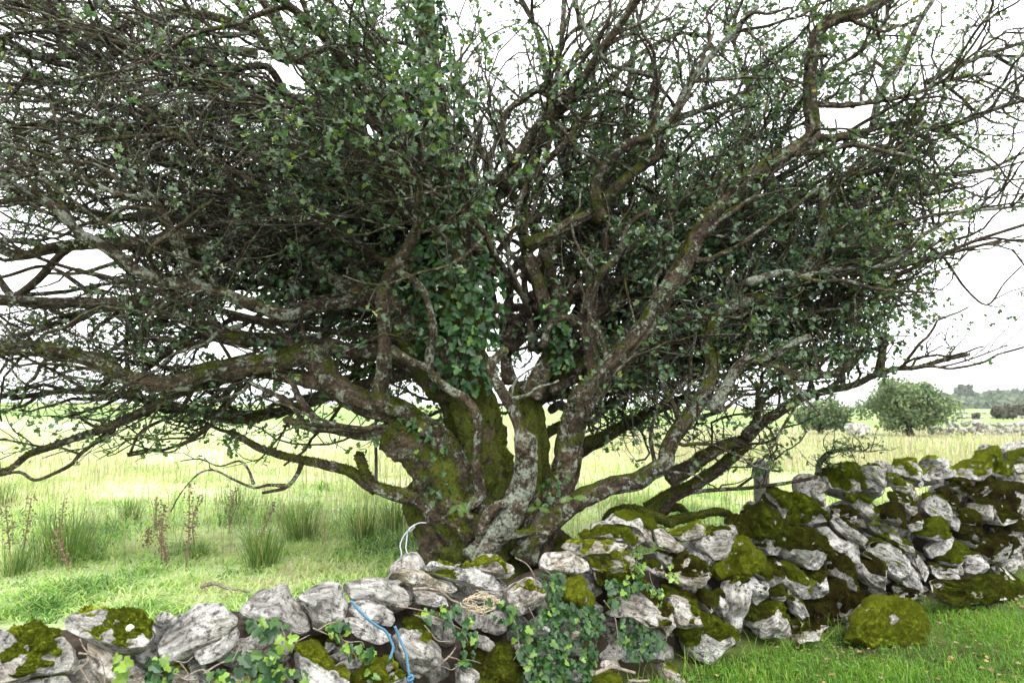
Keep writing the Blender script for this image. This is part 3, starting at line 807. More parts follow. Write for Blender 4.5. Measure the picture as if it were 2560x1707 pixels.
S('R4', .3, .2, .2, .05, (1020, 1230), (1080, 1130), (1110, 1180), (1090, 1330), off=-.06)
S('R5', .88, .42, .2, .2, (200, 350), (280, 295), (400, 305), (450, 380), (440, 470), (340, 490), (240, 440), off=0)
S('R5', .03, .4, .05, .1, (420, 300), (470, 290), (560, 350), (625, 400), (600, 490), (560, 515), (470, 450), (440, 370), off=.03)
S('R5', .4, .55, .05, .1, (590, 350), (640, 360), (720, 420), (780, 470), (800, 540), (740, 530), (660, 460), off=.02)
S('R5', .25, .85, .1, .15, (640, 310), (680, 262), (750, 260), (830, 340), (860, 400), (850, 450), (760, 400), (650, 350), off=-.03)
S('R5', .05, .8, .05, .2, (865, 240), (950, 240), (1050, 260), (1040, 330), (980, 380), (900, 400), (840, 380), (900, 290), off=0)
S('R5', .45, .75, .2, .2, (1060, 310), (1120, 270), (1190, 290), (1240, 340), (1200, 400), (1100, 390), (1020, 370), off=.02)
S('R5', .98, .68, .2, .3, (1160, 230), (1240, 185), (1340, 190), (1360, 240), (1320, 280), (1200, 270), off=0)
S('R5', 0, .6, .1, .3, (1330, 180), (1370, 138), (1500, 140), (1500, 190), (1400, 195), off=-.1)
S('R5', .9, .6, .1, .3, (1380, 215), (1470, 190), (1520, 220), (1500, 270), (1400, 265), off=.02)
S('R5', .1, .5, .1, .1, (1410, 290), (1500, 270), (1520, 340), (1430, 345), off=0)
S('R5', .9, .6, .1, .1, (1240, 280), (1330, 280), (1400, 300), (1420, 370), (1340, 400), (1260, 360), off=0)
S('R5', .1, .4, .0, .0, (860, 490), (920, 520), (1020, 600), (1090, 660), (1075, 740), (1000, 700), (900, 640), (840, 590), off=.04)
S('R5', .85, .15, .2, .0, (900, 460), (960, 450), (1050, 540), (1110, 640), (1060, 625), (960, 540), off=.02)
S('R5', .98, .5, .1, .1, (830, 710), (890, 650), (970, 645), (1000, 690), (960, 790), (880, 790), (820, 760), off=.09)
S('R5', 0, .5, .05, .0, (850, 850), (960, 760), (1020, 740), (1020, 790), (960, 870), (880, 920), off=.03)
S('R5', .6, .5, .1, .1, (950, 930), (980, 850), (1040, 800), (1130, 850), (1130, 900), (1050, 940), (970, 960), off=.07)
S('R5', .15, .2, .2, .0, (880, 950), (1000, 965), (1090, 935), (1110, 980), (1090, 1020), (980, 1050), (900, 1020), off=.06)
S('R5', .12, .3, .0, .0, (440, 880), (500, 800), (560, 790), (640, 850), (800, 980), (830, 1030), (870, 1140), (760, 1110), (640, 1040), (540, 930), off=.07)
S('R5', .02, .3, .15, .0, (130, 700), (200, 690), (300, 790), (420, 890), (430, 950), (340, 930), (240, 850), off=.05)
S('R5', .15, .15, .1, .0, (210, 640), (280, 650), (420, 740), (490, 800), (450, 860), (350, 790), (250, 710), off=.03)
S('R5', .25, .5, .1, .0, (460, 680), (560, 680), (700, 790), (800, 880), (880, 990), (870, 1050), (780, 960), (620, 800), (500, 730), off=.04)
S('R5', .3, .15, .5, .0, (220, 580), (330, 575), (440, 650), (470, 720), (380, 690), (270, 635), off=0)
S('R5', .5, .45, .2, .0, (330, 500), (420, 505), (530, 590), (560, 680), (460, 650), (380, 580), off=.03)
S('R5', .8, .2, .2, .0, (560, 580), (620, 540), (690, 610), (720, 720), (660, 700), (580, 650), off=.03)
S('R5', .8, .3, .2, .1, (600, 480), (680, 475), (790, 550), (750, 585), (640, 545), off=-.02)
S('R5', .0, .3, .1, .0, (680, 555), (770, 565), (790, 600), (740, 635), off=0)
S('R5', .1, .3, .1, .0, (730, 690), (820, 620), (835, 660), (760, 745), off=0)
S('R5', .9, .2, .2, .1, (990, 390), (1100, 400), (1150, 460), (1120, 500), (1020, 450), off=.02)
S('R5', .7, .15, .2, .1, (1130, 480), (1260, 380), (1310, 390), (1280, 430), (1180, 550), off=0)
S('R5', .5, .2, .1, .0, (1270, 480), (1330, 410), (1400, 420), (1500, 440), (1500, 560), (1400, 640), (1300, 700), (1270, 600), off=.04)
S('R5', .1, .2, .2, .0, (1190, 540), (1260, 500), (1270, 620), (1230, 670), (1180, 630), off=0)
S('R5', .05, .2, .1, .0, (1140, 880), (1180, 860), (1240, 940), (1220, 1000), (1130, 1010), off=.02)
S('R5', .9, .15, .1, .0, (1160, 770), (1230, 790), (1260, 900), (1240, 950), (1170, 860), off=.02)
S('R5', .5, .15, .1, .0, (1250, 800), (1340, 760), (1400, 810), (1380, 900), (1300, 960), (1260, 930), off=0)
S('R5', .0, .15, .1, .0, (1290, 990), (1380, 930), (1480, 860), (1500, 930), (1360, 1010), (1310, 1025), off=.02)
S('R5', .2, .15, .1, .0, (1340, 860), (1440, 800), (1500, 850), (1380, 925), off=0)
S('R5', .95, .25, .2, .0, (1090, 610), (1150, 590), (1165, 680), (1110, 690), off=.03)
S('R5', .85, .2, .2, .0, (1095, 710), (1160, 700), (1155, 850), (1100, 790), off=.02)
S('R5', .6, .15, .2, .0, (1300, 710), (1400, 650), (1500, 660), (1500, 770), (1330, 770), off=-.03)
S('R5', .6, .3, .2, .0, (190, 880), (260, 870), (360, 970), (400, 1070), (370, 1130), (290, 1080), (200, 980), off=.03)
S('R5', .35, .2, .2, .0, (420, 920), (500, 920), (600, 1050), (590, 1130), (500, 1100), (420, 1010), off=.0)
S('R5', .5, .15, .1, .0, (170, 1080), (250, 1070), (310, 1110), (290, 1180), (190, 1200), off=-.02)
S('R5', .55, .1, .5, .0, (300, 1200), (420, 1140), (490, 1150), (460, 1260), (380, 1370), (300, 1310), off=0)
S('R5', .8, .12, .6, .0, (60, 1230), (180, 1200), (290, 1220), (270, 1340), (160, 1360), (60, 1330), off=-.03)
S('R5', .82, .3, .3, .35, (880, 1110), (1000, 1060), (1200, 1030), (1500, 1035), (1520, 1150), (1250, 1190), (1050, 1215), (950, 1180), off=.75)
S('R5', .15, .2, .8, .1, (0, 1450), (30, 1390), (170, 1350), (225, 1340), (120, 1440), (20, 1470), off=.3)
S('R5', .4, .1, .2, .0, (620, 1080), (740, 1110), (860, 1150), (740, 1180), (640, 1150), off=-.02)

wall = thing('dry_stone_wall', 'mossy tumbledown dry stone wall in front of the old thorn tree', 'stone wall', (1.2, 4.4, 0))
POLYS = []
for k, (poly, moss, mt, tone, lean, off, top) in enumerate(STONES):
    px = np.array(poly); big = max(np.ptp(px[:, 0]), np.ptp(px[:, 1]))
    pts, rings = (68, 25) if big > 95 else (48, 18) if big > 50 else (30, 12)
    V, fc, lc, C, nn, ax, size = outline_stone(poly, 300 + k, lean, None, off + float(r.normal(0, .014)), pts, rings)
    st = obj('stone', V, fc, M['stone'], wall, org=C, sharp=28, attrs={'loc': lc}, props={'tone': float(tone), 'seed': float((k * 7.31) % 50)})
    moss = (moss * .8 if moss < .9 else moss if (mt > .6 or np.mean(px[:, 0]) < 1700) else .78)
    if moss > .02:
        moss_cap(V, fc, moss, C, size, 500 + k, thick=min(.028, .010 + size * .10), top=top, parent=st, tone=mt)
    POLYS.append(poly)

# small packing stones wherever the face has no larger stone, and the hearting behind
WTOP = [(-700, 1640), (0, 1592), (160, 1545), (400, 1530), (600, 1500), (800, 1470), (1050, 1430), (1300, 1430), (1360, 1390), (1500, 1310), (1650, 1310),
        (1850, 1290), (1950, 1240), (2080, 1200), (2240, 1185), (2350, 1160), (2480, 1130), (2560, 1110), (3200, 1060)]
r = np.random.default_rng(77)
FOOT = on_wall(np.array([1280.]), np.array([1650.]))[0]
cnt = 0
s = -2.6
while s < 8.2:
    step = r.uniform(.13, .2)
    z = r.uniform(0, .1)
    while z < 1.4:
        hgt = r.uniform(.11, .17)
        X0 = s * WT[0]; Yf = W0 + WS * X0 + WB * z
        px, py = proj(np.array([X0, Yf, z]))
        if py > np.interp(px, [q[0] for q in WTOP], [q[1] for q in WTOP]) + 18 and cnt < 190:
            inside = any(abs(px - np.mean([q[0] for q in pl])) < 200 and inpoly(np.array(px), np.array(py), pl) for pl in POLYS)
            if not inside:
                outside = px < -40 or px > 2620
                P = np.array([X0, Yf, z + .03]) - WN * (.06 if outside else .22)
                put('stone', ROCKS[cnt % 6], P, (r.uniform(-.4, .4), r.uniform(-.8, .8), r.uniform(0, 6.3)), step * r.uniform(1.4, 1.9), wall,
                    {'tone': float(r.uniform(0, .5)), 'seed': float(r.uniform(0, 50))}); cnt += 1
        z += hgt
    s += step
ss = np.linspace(-2.7, 8.3, 110); us = np.linspace(0, 1, 9)
rowsV = []
for s in ss:
    X0 = s * WT[0]
    zt = 1.3
    for zz in np.linspace(.2, 1.4, 40):
        px, py = proj(np.array([X0, W0 + WS * X0 + WB * zz, zz]))
        if py < np.interp(px, [q[0] for q in WTOP], [q[1] for q in WTOP]) + 105: zt = zz; break
    for u in us:
        a = u * math.pi
        back = .19 + .38 * (1 - math.cos(a)) / 2
        z = zt * math.sin(a) ** .35 - .03
        rowsV.append(np.array([X0, W0 + WS * X0, z]) - WN * (back + WB * max(z, 0)) + RNG.normal(0, .016, 3))
i, j = np.meshgrid(np.arange(len(ss) - 1), np.arange(len(us) - 1), indexing='ij'); b0 = (i * len(us) + j).ravel()
obj('hearting', np.array(rowsV), [np.stack([b0, b0 + 1, b0 + len(us) + 1, b0 + len(us)], 1)], M['soil'], wall, props={'kind': 'stuff'})

# ---- loose moss-covered boulder at the wall's foot
poly = cpx('R5', [(430, 1420), (440, 1280), (520, 1170), (650, 1160), (860, 1230), (920, 1350), (890, 1450), (700, 1470), (500, 1460)])
V, fc, lc, C, nn, ax, size = outline_stone(poly, 901, .3, .34, .82, 72, 29)
bt = thing('mossy_boulder', 'boulder wholly cushioned in yellow-green moss at the foot of the wall', 'boulder', (C[0], C[1], 0))
sb = obj('stone', V, fc, M['stone'], bt, org=C, attrs={'loc': lc}, props={'tone': .2, 'seed': 3.0})
moss_cap(V, fc, .98, C, size, 902, thick=.026, parent=sb, tone=.66)

# ------------------------------------------------------------------ the old thorn tree
TREE = thing('hawthorn_tree', 'old wind-swept thorn tree with many mossy stems behind the wall', 'tree', (-.1, 4.75, FIELD))
LIMBS = []     # (points (k,3), radii (k,), mossy, lichen, name)
def LB(segs, w0, w1, Y0, Y1, mossy=.4, lichen=.3, name='limb', flare=1.15, Ym=None, dens=1.0, ws=None):
    q = []
    for crop, pts in segs: q += cpx(crop, pts)
    q = np.array(q, float)
    s = np.concatenate([[0], np.cumsum(np.linalg.norm(np.diff(q, axis=0), axis=1))]); u = s / s[-1]
    Y = Y0 + (Y1 - Y0) * u if Ym is None else np.interp(u, [0, .5, 1], [Y0, Ym, Y1])
    wd = w0 + (w1 - w0) * u ** .5 if ws is None else np.array(ws, float)
    P = at(q[:, 0], q[:, 1], Y)
    R = wd * .5 * Y / F
    n = max(10, int(s[-1] / (11 if w0 < 40 else 8)))
    D = catmull(np.hstack([P, R[:, None]]), n)
    k = np.linspace(0, 1, n)
    jit = .22 * np.minimum(D[:, 3], .05)[:, None] * np.stack([vnoise(D[:, :3] * 7, 60 + len(LIMBS)), vnoise(D[:, :3] * 7, 160 + len(LIMBS)), vnoise(D[:, :3] * 7, 260 + len(LIMBS))], 1)
    D[:, :3] += jit * sstep(0, .1, k)[:, None]
    D[:, 3] *= 1 + (flare - 1) * np.exp(-k * 14)
    LIMBS.append((D[:, :3], D[:, 3], mossy, lichen, name, dens))

# trunk and the stems that make it up
LB([('F', [(1115, 1345), (1112, 1250), (1100, 1120), (1085, 1000), (1065, 850), (1045, 650), (1015, 420), (990, 200), (975, 0), (965, -220)])], 330, 80, 4.78, 4.85, .72, .1, 'trunk', 1.2, dens=.8, ws=[260, 235, 180, 150, 125, 100, 76, 58, 46, 38])
LB([('A6', [(690, 1470), (650, 1350), (590, 1180), (520, 1010), (470, 850)])], 118, 95, 4.62, 4.62, .45, .0, 'stem', dens=0)
LB([('A6', [(1000, 1420), (920, 1200), (760, 1080), (640, 830), (520, 600), (380, 470), (260, 400)])], 120, 95, 4.5, 4.5, .6, .25, 'stem', dens=0)
LB([('A6', [(1150, 1430), (1050, 1100), (960, 700), (860, 300), (760, 60)]), ('B6', [(1230, 1150), (1120, 980), (1000, 700)])], 130, 62, 4.62, 4.7, .7, .1, 'stem', dens=.2)
LB([('A6', [(1500, 1380), (1420, 1200), (1380, 900), (1360, 600), (1340, 300), (1300, 100)]), ('B7', [(280, 1250), (420, 1180), (560, 1040)])], 110, 55, 4.75, 4.85, .75, .1, 'stem', dens=.1)
# the pale lichened S-shaped stem in front
LB([('A6', [(930, 1400), (1010, 1270), (1090, 1180), (1200, 1010), (1280, 820), (1305, 640), (1295, 500), (1290, 440)])], 74, 50, 4.33, 4.22, .05, .85, 'stem', dens=0)
LB([('A6', [(1290, 520), (1260, 400), (1200, 250), (1130, 130), (1060, 0)]), ('B7', [(170, 1170), (122, 1060), (118, 1000), (160, 955), (205, 915)])], 36, 22, 4.22, 4.15, .25, .45, 'stem', dens=.05)
LB([('A6', [(940, 1180), (990, 1060), (1060, 990), (1150, 960)])], 30, 24, 4.28, 4.2, .2, .6, dens=0)
LB([('A6', [(960, 1250), (900, 1150), (850, 1060)])], 34, 20, 4.32, 4.2, .4, .3, dens=0)
LB([('A6', [(1060, 1260), (1200, 1220), (1340, 1190), (1480, 1200)])], 32, 12, 4.3, 4.2, .6, .6, dens=0)
LB([('B7', [(250, 1220), (350, 1190), (400, 1150), (500, 1120), (530, 1105)])], 12, 6, 4.15, 4.05, 0, .8, dens=.3)
LB([('B7', [(240, 1200), (260, 1120), (320, 1060), (420, 1000)])], 8, 4, 4.15, 4.1, 0, .8, dens=.3)
# slim pale stem left of centre
LB([('A6', [(840, 990), (930, 930), (940, 850), (915, 700), (915, 560), (925, 420), (915, 280), (830, 160), (700, 80), (600, 0)]), ('B6', [(1150, 1040), (1050, 990), (935, 915)])], 32, 20, 4.38, 4.2, .25, .42, 'stem', dens=.25)
LB([('B6', [(1150, 1040), (1160, 960), (1182, 820), (1165, 700), (1140, 590), (1100, 520), (1040, 470), (965, 435)])], 26, 15, 4.28, 4.1, .2, .55, dens=.3)
# L3 upright stem off the low left bough
LB([('B6', [(850, 1250), (870, 1080), (885, 900), (880, 760), (870, 650), (895, 540), (935, 420), (1005, 330), (1080, 185)])], 44, 26, 4.42, 4.0, .45, .3, dens=.6)
LB([('B2', [(985, 1400), (900, 1270), (860, 1180), (835, 1050), (800, 900), (775, 740), (775, 560), (765, 380), (740, 250)])], 13, 6, 4.0, 3.5, .1, .6, dens=2.2)
LB([('B2', [(985, 1400), (960, 1250), (945, 1120), (930, 960), (925, 820), (960, 700)])], 10, 5, 4.0, 3.7, .1, .6, dens=2.0)
LB([('B2', [(1010, 1420), (1100, 1400), (1200, 1330), (1290, 1250), (1340, 1180)])], 9, 4, 4.0, 3.7, .1, .6, dens=2.0)
LB([('B6', [(1020, 180), (870, 150), (720, 110), (560, 90), (480, 30)])], 9, 4, 4.0, 3.6, .1, .6, dens=2.0)
# L1 lowest left bough
LB([('A6', [(900, 1230), (760, 1120), (640, 1060), (540, 1000), (430, 930), (250, 885), (80, 830)]), ('R8', [(2050, 470), (1960, 400), (1850, 370), (1700, 335), (1560, 305), (1450, 270), (1360, 215), (1285, 175)])], 58, 14, 4.4, 4.7, .6, .3, dens=.6)
LB([('R8', [(2110, 500), (2060, 440), (2030, 380), (2010, 300)])], 30, 26, 4.55, 4.5, .95, .0, dens=0)
LB([('R8', [(1690, 350), (1660, 420), (1600, 490), (1520, 510), (1470, 520)])], 13, 8, 4.62, 4.4, .4, .3, dens=.6)
LB([('R8', [(1600, 480), (1500, 475), (1420, 490), (1300, 440), (1210, 395), (1130, 400), (1060, 460), (1000, 540), (955, 625)])], 10, 3, 4.45, 4.3, .2, .5, dens=1.2)
LB([('R8', [(1420, 470), (1390, 390), (1340, 340), (1230, 370), (1120, 330), (1010, 340)])], 8, 3, 4.45, 4.5, .1, .5, dens=1.4)
# L2 big mossy left bough and what runs on from it
LB([('A6', [(960, 1050), (780, 760), (600, 480), (420, 330), (220, 230), (40, 190)]), ('B6', [(600, 1160), (510, 1050), (460, 970), (350, 960), (180, 1000), (20, 1025)]), ('B5', [(1400, 800), (1250, 815), (1060, 880), (860, 865), (720, 815), (600, 750), (480, 715), (350, 680), (200, 660), (0, 675), (-200, 700)])], 105, 26, 4.6, 4.0, .55, .35, Ym=4.35, dens=.9)
LB([('B6', [(540, 1110), (360, 1090), (180, 1060), (0, 1050)]), ('B5', [(1350, 860), (1250, 885), (1080, 940), (900, 1040), (700, 1130), (520, 1195), (330, 1260), (180, 1310), (90, 1380), (0, 1430)])], 48, 14, 4.45, 4.5, .45, .1, dens=1.3)
LB([('B5', [(700, 1150), (580, 1240), (480, 1320), (440, 1370), (330, 1430), (210, 1470), (120, 1420), (0, 1440)])], 13, 7, 4.6, 4.5, .3, .2, dens=1.0)
LB([('B5', [(1480, 880), (1430, 960), (1330, 1080), (1260, 1165), (1150, 1230), (1000, 1285), (880, 1290), (780, 1310)])], 15, 6, 4.5, 4.7, .4, .2, dens=1.8)
LB([('B5', [(480, 730), (380, 700), (260, 700), (120, 690), (0, 700), (-100, 720)])], 20, 12, 4.2, 4.3, .4, .3, dens=.8)
LB([('A6', [(480, 420), (350, 380), (200, 400), (60, 430)]), ('B6', [(700, 1430), (560, 1400), (430, 1390), (280, 1345)])], 44, 20, 4.48, 4.4, .35, .35, dens=.4)
LB([('B6', [(480, 1390), (440, 1310), (370, 1230), (320, 1130), (260, 1070), (190, 1040)])], 22, 13, 4.42, 4.4, .2, .4, dens=.8)
# L4 / L5 / L6 left boughs off the middle of the trunk
LB([('B6', [(1300, 1080), (1150, 880), (1040, 760), (930, 640), (850, 580), (760, 490), (680, 390), (600, 320), (470, 270), (340, 250), (180, 230), (0, 200)]), ('B5', [(1350, 60), (1200, 20)]), ('B1', [(1100, 1440), (950, 1480), (700, 1490), (400, 1510), (150, 1568), (0, 1530)])], 78, 22, 4.7, 4.4, .4, .35, dens=1.0)
LB([('B6', [(960, 680), (820, 590), (700, 560), (560, 480), (450, 350), (390, 240), (350, 100), (330, 0)]), ('B2', [(220, 1150), (215, 1000), (230, 840), (190, 740), (100, 660), (0, 630)]), ('B1', [(1450, 560), (1300, 520)])], 46, 18, 4.5, 4.2, .3, .4, dens=1.0)
LB([('B6', [(900, 620), (740, 620), (560, 630), (400, 670), (280, 715), (150, 670), (0, 620)]), ('B5', [(1300, 310), (1100, 285), (1000, 250), (850, 190), (760, 125), (660, 60), (560, 0)]), ('B1', [(480, 1420), (410, 1340), (300, 1250), (180, 1180), (0, 1120)])], 42, 22, 4.55, 3.75, .25, .55, Ym=4.05, dens=.8)
LB([('B5', [(1210, 300), (1165, 210), (1130, 100), (1095, 0)]), ('B1', [(1075, 1500), (1035, 1380), (960, 1250), (880, 1170)])], 30, 18, 4.1, 3.7, .25, .7, dens=.5)
LB([('B1', [(900, 1190), (850, 1120), (780, 1040), (720, 980), (640, 940)])], 9, 4, 3.7, 3.5, 0, .9, dens=2)
LB([('B1', [(960, 1250), (980, 1120), (1000, 1040), (1090, 1050), (1130, 1110), (1240, 1030)])], 8, 4, 3.72, 3.5, 0, .9, dens=1.6)
LB([('B1', [(890, 1200), (800, 1210), (720, 1185), (620, 1150), (500, 1090), (380, 1060), (200, 1070), (60, 1080)])], 19, 9, 3.72, 3.6, .1, .8, dens=1.4)
LB([('B6', [(1200, 1080), (1000, 980), (830, 930), (640, 920), (450, 890), (300, 890), (150, 850)]), ('B5', [(1400, 600), (1230, 530), (1060, 450), (920, 400), (720, 385), (500, 385), (300, 385), (100, 375), (-120, 360)])], 56, 26, 4.75, 4.3, .35, .25, dens=1.1)
LB([('B5', [(0, 250), (90, 340), (230, 240), (330, 130), (400, 60), (520, 0)])], 14, 22, 4.9, 4.8, .2, .1, dens=.5)
LB([('B5', [(560, 330), (480, 270), (340, 180), (220, 165), (60, 215), (-60, 240)])], 14, 8, 4.7, 4.7, .2, .1, dens=.7)
LB([('B6', [(430, 870), (300, 850), (180, 770), (60, 740), (-60, 730)]), ('B5', [(1250, 610), (1100, 650), (900, 680), (700, 700)])], 22, 9, 4.6, 4.8, .2, .3, dens=1.2)
LB([('B5', [(1480, 520), (1330, 570), (1250, 640), (1060, 700), (960, 800), (900, 820)])], 14, 8, 4.3, 4.2, .1, .7, dens=.8)
# dark upper left boughs sweeping out flat
LB([('B6', [(1250, 620), (1000, 420), (820, 300), (620, 200), (420, 210), (240, 250), (100, 240), (0, 230)]), ('B5', [(1300, 120), (1100, 60), (900, 60), (700, 20)])], 52, 22, 4.9, 5.0, .3, .1, dens=1.2)
LB([('B6', [(1200, 500), (900, 230), (700, 120), (400, 90), (150, 60), (0, 30)]), ('B1', [(1300, 1260), (1100, 1280), (900, 1310), (600, 1360)])], 44, 16, 4.9, 5.1, .3, .1, dens=1.2)
LB([('B2', [(950, 1300), (760, 1150), (560, 1050), (350, 1000), (200, 1020), (60, 960), (0, 930)]), ('B1', [(1450, 920), (1380, 870), (1250, 835), (1120, 800), (970, 800), (820, 770), (680, 760), (500, 748), (330, 740), (220, 775), (60, 830)])], 40, 12, 4.75, 4.0, .35, .5, dens=1.2)
LB([('B2', [(900, 1200), (700, 1200), (560, 1230), (400, 1250), (240, 1230)]), ('B1', [(1600, 1430), (1450, 1390), (1250, 1320), (1100, 1250), (950, 1180), (820, 1100)])], 34, 12, 4.7, 4.5, .35, .4, dens=1.0)
LB([('B2', [(930, 1000), (800, 800), (690, 650), (620, 560), (560, 440), (350, 385), (150, 360), (70, 290), (10, 205)]), ('B1', [(1500, 80), (1440, 0)])], 34, 16, 4.6, 4.1, .45, .2, dens=1.0)
LB([('B2', [(880, 1100), (600, 900), (420, 760), (230, 640), (100, 440), (0, 400)]), ('B1', [(1400, 430), (1250, 360), (1150, 280), (1050, 250), (960, 230), (840, 190)])], 32, 12, 4.7, 4.0, .4, .3, dens=1.1)
LB([('B2', [(860, 1100), (500, 980), (250, 850), (0, 700)]), ('B1', [(1500, 600), (1380, 640), (1220, 560), (1080, 520), (900, 560), (780, 500), (600, 440), (450, 410), (320, 380), (200, 345), (60, 320), (-80, 320)])], 36, 16, 4.8, 4.1, .35, .4, dens=1.1)
LB([('B2', [(840, 1000), (450, 700), (120, 560), (0, 560)]), ('B1', [(1450, 570), (1200, 460), (1000, 360), (820, 300), (600, 380), (500, 370)])], 28, 12, 5.0, 4.6, .4, .2, dens=1.1)
LB([('B2', [(900, 900), (500, 560), (250, 250), (100, 100), (0, -60)])], 34, 20, 4.9, 5.0, .4, .1, dens=1.0)
LB([('B1', [(1568, 200), (1300, 100), (1050, 80), (800, 150), (640, 180), (480, 150), (330, 100), (180, 0), (60, -80)])], 28, 15, 4.7, 4.5, .6, .1, dens=1.2)
LB([('B1', [(1568, 700), (1300, 700), (1100, 680), (900, 700), (700, 650), (500, 640), (250, 600), (0, 520)])], 26, 11, 5.1, 5.2, .3, .2, dens=1.5)
LB([('B1', [(1568, 1100), (1300, 1000), (1050, 960), (800, 960), (560, 1010), (350, 980), (100, 960), (-60, 930)])], 26, 11, 5.0, 5.1, .3, .2, dens=1.5)
LB([('B1', [(1568, 330), (1350, 300), (1100, 330), (800, 420), (600, 520), (300, 500), (60, 520), (-60, 530)])], 24, 11, 5.3, 5.4, .3, .2, dens=1.5)
LB([('B1', [(780, 480), (640, 480), (500, 350), (300, 350), (150, 310), (60, 260), (-60, 230)])], 17, 20, 4.3, 4.0, .3, .5, dens=1.0)
# ---- right-hand side
LB([('A6', [(1330, 1330), (1430, 1120), (1540, 880), (1620, 640), (1660, 420), (1700, 230), (1790, 90)]), ('B7', [(760, 1120), (860, 1010), (980, 880), (1070, 770), (1150, 640), (1230, 520), (1330, 330), (1400, 200), (1480, 90)]), ('QB', [(1000, 900), (1080, 820), (1180, 760), (1290, 690), (1360, 640), (1385, 590), (1370, 480), (1365, 350), (1380, 230), (1410, 140), (1480, 90), (1600, 60), (1720, -10), (1850, -120)])], 92, 24, 4.55, 4.5, .5, .3, 'stem', Ym=4.3, dens=1.2)
LB([('A6', [(1280, 1400), (1360, 1240), (1480, 1110), (1640, 990), (1800, 900), (1960, 830)]), ('R4', [(300, 190), (420, 110), (560, 20)]), ('B7', [(1180, 1540), (1240, 1440), (1320, 1330), (1400, 1220), (1450, 1120), (1472, 1010), (1455, 920), (1445, 840), (1480, 760)]), ('QB', [(980, 1430), (1060, 1390), (1180, 1360), (1290, 1290), (1370, 1200), (1420, 1100), (1430, 960), (1440, 880), (1500, 840)])], 64, 24, 4.4, 4.5, .35, .45, 'stem', dens=1.0)
LB([('QD', [(525, 340), (560, 280), (590, 230), (620, 210), (665, 205), (700, 190), (740, 165), (780, 150)])], 38, 18, 4.4, 4.3, .25, .75, dens=1.2)
LB([('QD', [(630, 210), (680, 215), (720, 240), (760, 255), (800, 250), (850, 245), (880, 220), (900, 200), (915, 180)])], 26, 16, 4.38, 4.3, .5, .5, dens=1.2)
LB([('QD', [(410, 520), (470, 490), (540, 440), (610, 415), (660, 370), (700, 345), (760, 310), (830, 290), (900, 275), (950, 250), (1000, 235), (1060, 230), (1130, 210), (1200, 195)])], 46, 8, 4.85, 4.4, .65, .25, dens=1.6)
LB([('QD', [(610, 410), (640, 370), (655, 320), (690, 290), (720, 270), (745, 255)])], 24, 14, 4.7, 4.4, .55, .3, dens=.9)
LB([('QD', [(360, 610), (430, 560), (500, 520), (560, 480), (620, 430)])], 44, 26, 5.0, 4.9, .85, .0, dens=.6)
LB([('QD', [(960, 250), (970, 190), (975, 150)])], 26, 18, 4.5, 4.4, .5, .3, dens=1.0)
LB([('QD', [(160, 450), (230, 420), (300, 380), (370, 345), (430, 320), (480, 300)])], 42, 20, 4.95, 5.2, .8, .1, dens=.9)
LB([('QD', [(80, 410), (130, 380), (200, 350), (260, 320), (330, 280)])], 26, 14, 5.0, 5.4, .6, .1, dens=1.2)
LB([('B7', [(780, 1110), (740, 1000), (715, 860), (690, 740), (720, 600), (780, 470), (870, 370), (960, 290)])], 44, 20, 4.6, 4.5, .45, .2, dens=1.2)
LB([('B7', [(430, 900), (470, 790), (530, 735), (590, 725), (640, 745)])], 22, 16, 4.5, 4.4, .2, .3, dens=.3)
LB([('B7', [(360, 1200), (480, 960), (480, 780), (440, 640), (400, 500), (350, 370), (315, 200), (305, 50)]), ('B3', [(70, 1450), (50, 1280), (90, 1160), (150, 1060), (250, 950), (350, 850), (410, 730), (470, 690), (560, 590)])], 62, 12, 4.75, 4.6, .5, .2, 'stem', dens=1.0)
LB([('B7', [(540, 1020), (540, 880), (530, 700), (510, 560), (480, 430), (440, 330)])], 36, 30, 4.9, 4.9, .5, .1, dens=.6)
LB([('B7', [(230, 1120), (205, 960), (200, 780), (225, 620), (225, 500), (180, 400), (125, 335), (80, 200), (60, 50)])], 36, 14, 4.95, 5.1, .3, .4, dens=1.0)
LB([('B7', [(380, 920), (360, 780), (335, 640), (320, 520), (310, 420), (200, 280), (150, 150)])], 28, 12, 4.85, 4.8, .2, .5, dens=1.0)
LB([('B7', [(470, 1180), (620, 1060), (760, 970), (860, 860), (940, 770), (1020, 670), (1090, 530), (1140, 420), (1180, 330)]), ('QB', [(740, 1050), (830, 880), (880, 790), (960, 700)])], 46, 15, 4.85, 4.9, .5, .2, dens=1.0)
LB([('B3', [(80, 1500), (230, 1440), (350, 1370), (480, 1300), (600, 1190), (690, 1100), (760, 1040), (850, 985), (910, 930)])], 34, 22, 4.65, 4.6, .65, .1, dens=.8)
LB([('B3', [(560, 1350), (520, 1250), (520, 1110), (570, 1030), (650, 930), (750, 870), (850, 840), (885, 760), (875, 640), (870, 540), (900, 440)])], 34, 18, 4.6, 4.5, .5, .2, dens=1.0)
LB([('B3', [(960, 1450), (950, 1320), (985, 1190), (1012, 1080), (985, 1000), (930, 920), (900, 880)])], 22, 14, 4.8, 4.7, .25, .7, dens=.8)
LB([('B3', [(890, 820), (980, 720), (1040, 610), (1120, 470), (1190, 370), (1270, 290), (1400, 150), (1500, 40)])], 27, 14, 4.75, 4.8, .1, .8, dens=1.1)
LB([('B3', [(890, 470), (760, 440), (640, 410), (590, 390), (480, 250), (420, 120), (390, 0)])], 16, 9, 4.4, 4.1, .1, .6, dens=1.3)
LB([('B3', [(0, 1000), (-60, 880), (-40, 700), (60, 620), (150, 560), (240, 600), (320, 560)])], 24, 12, 4.7, 4.5, .4, .3, dens=1.4)
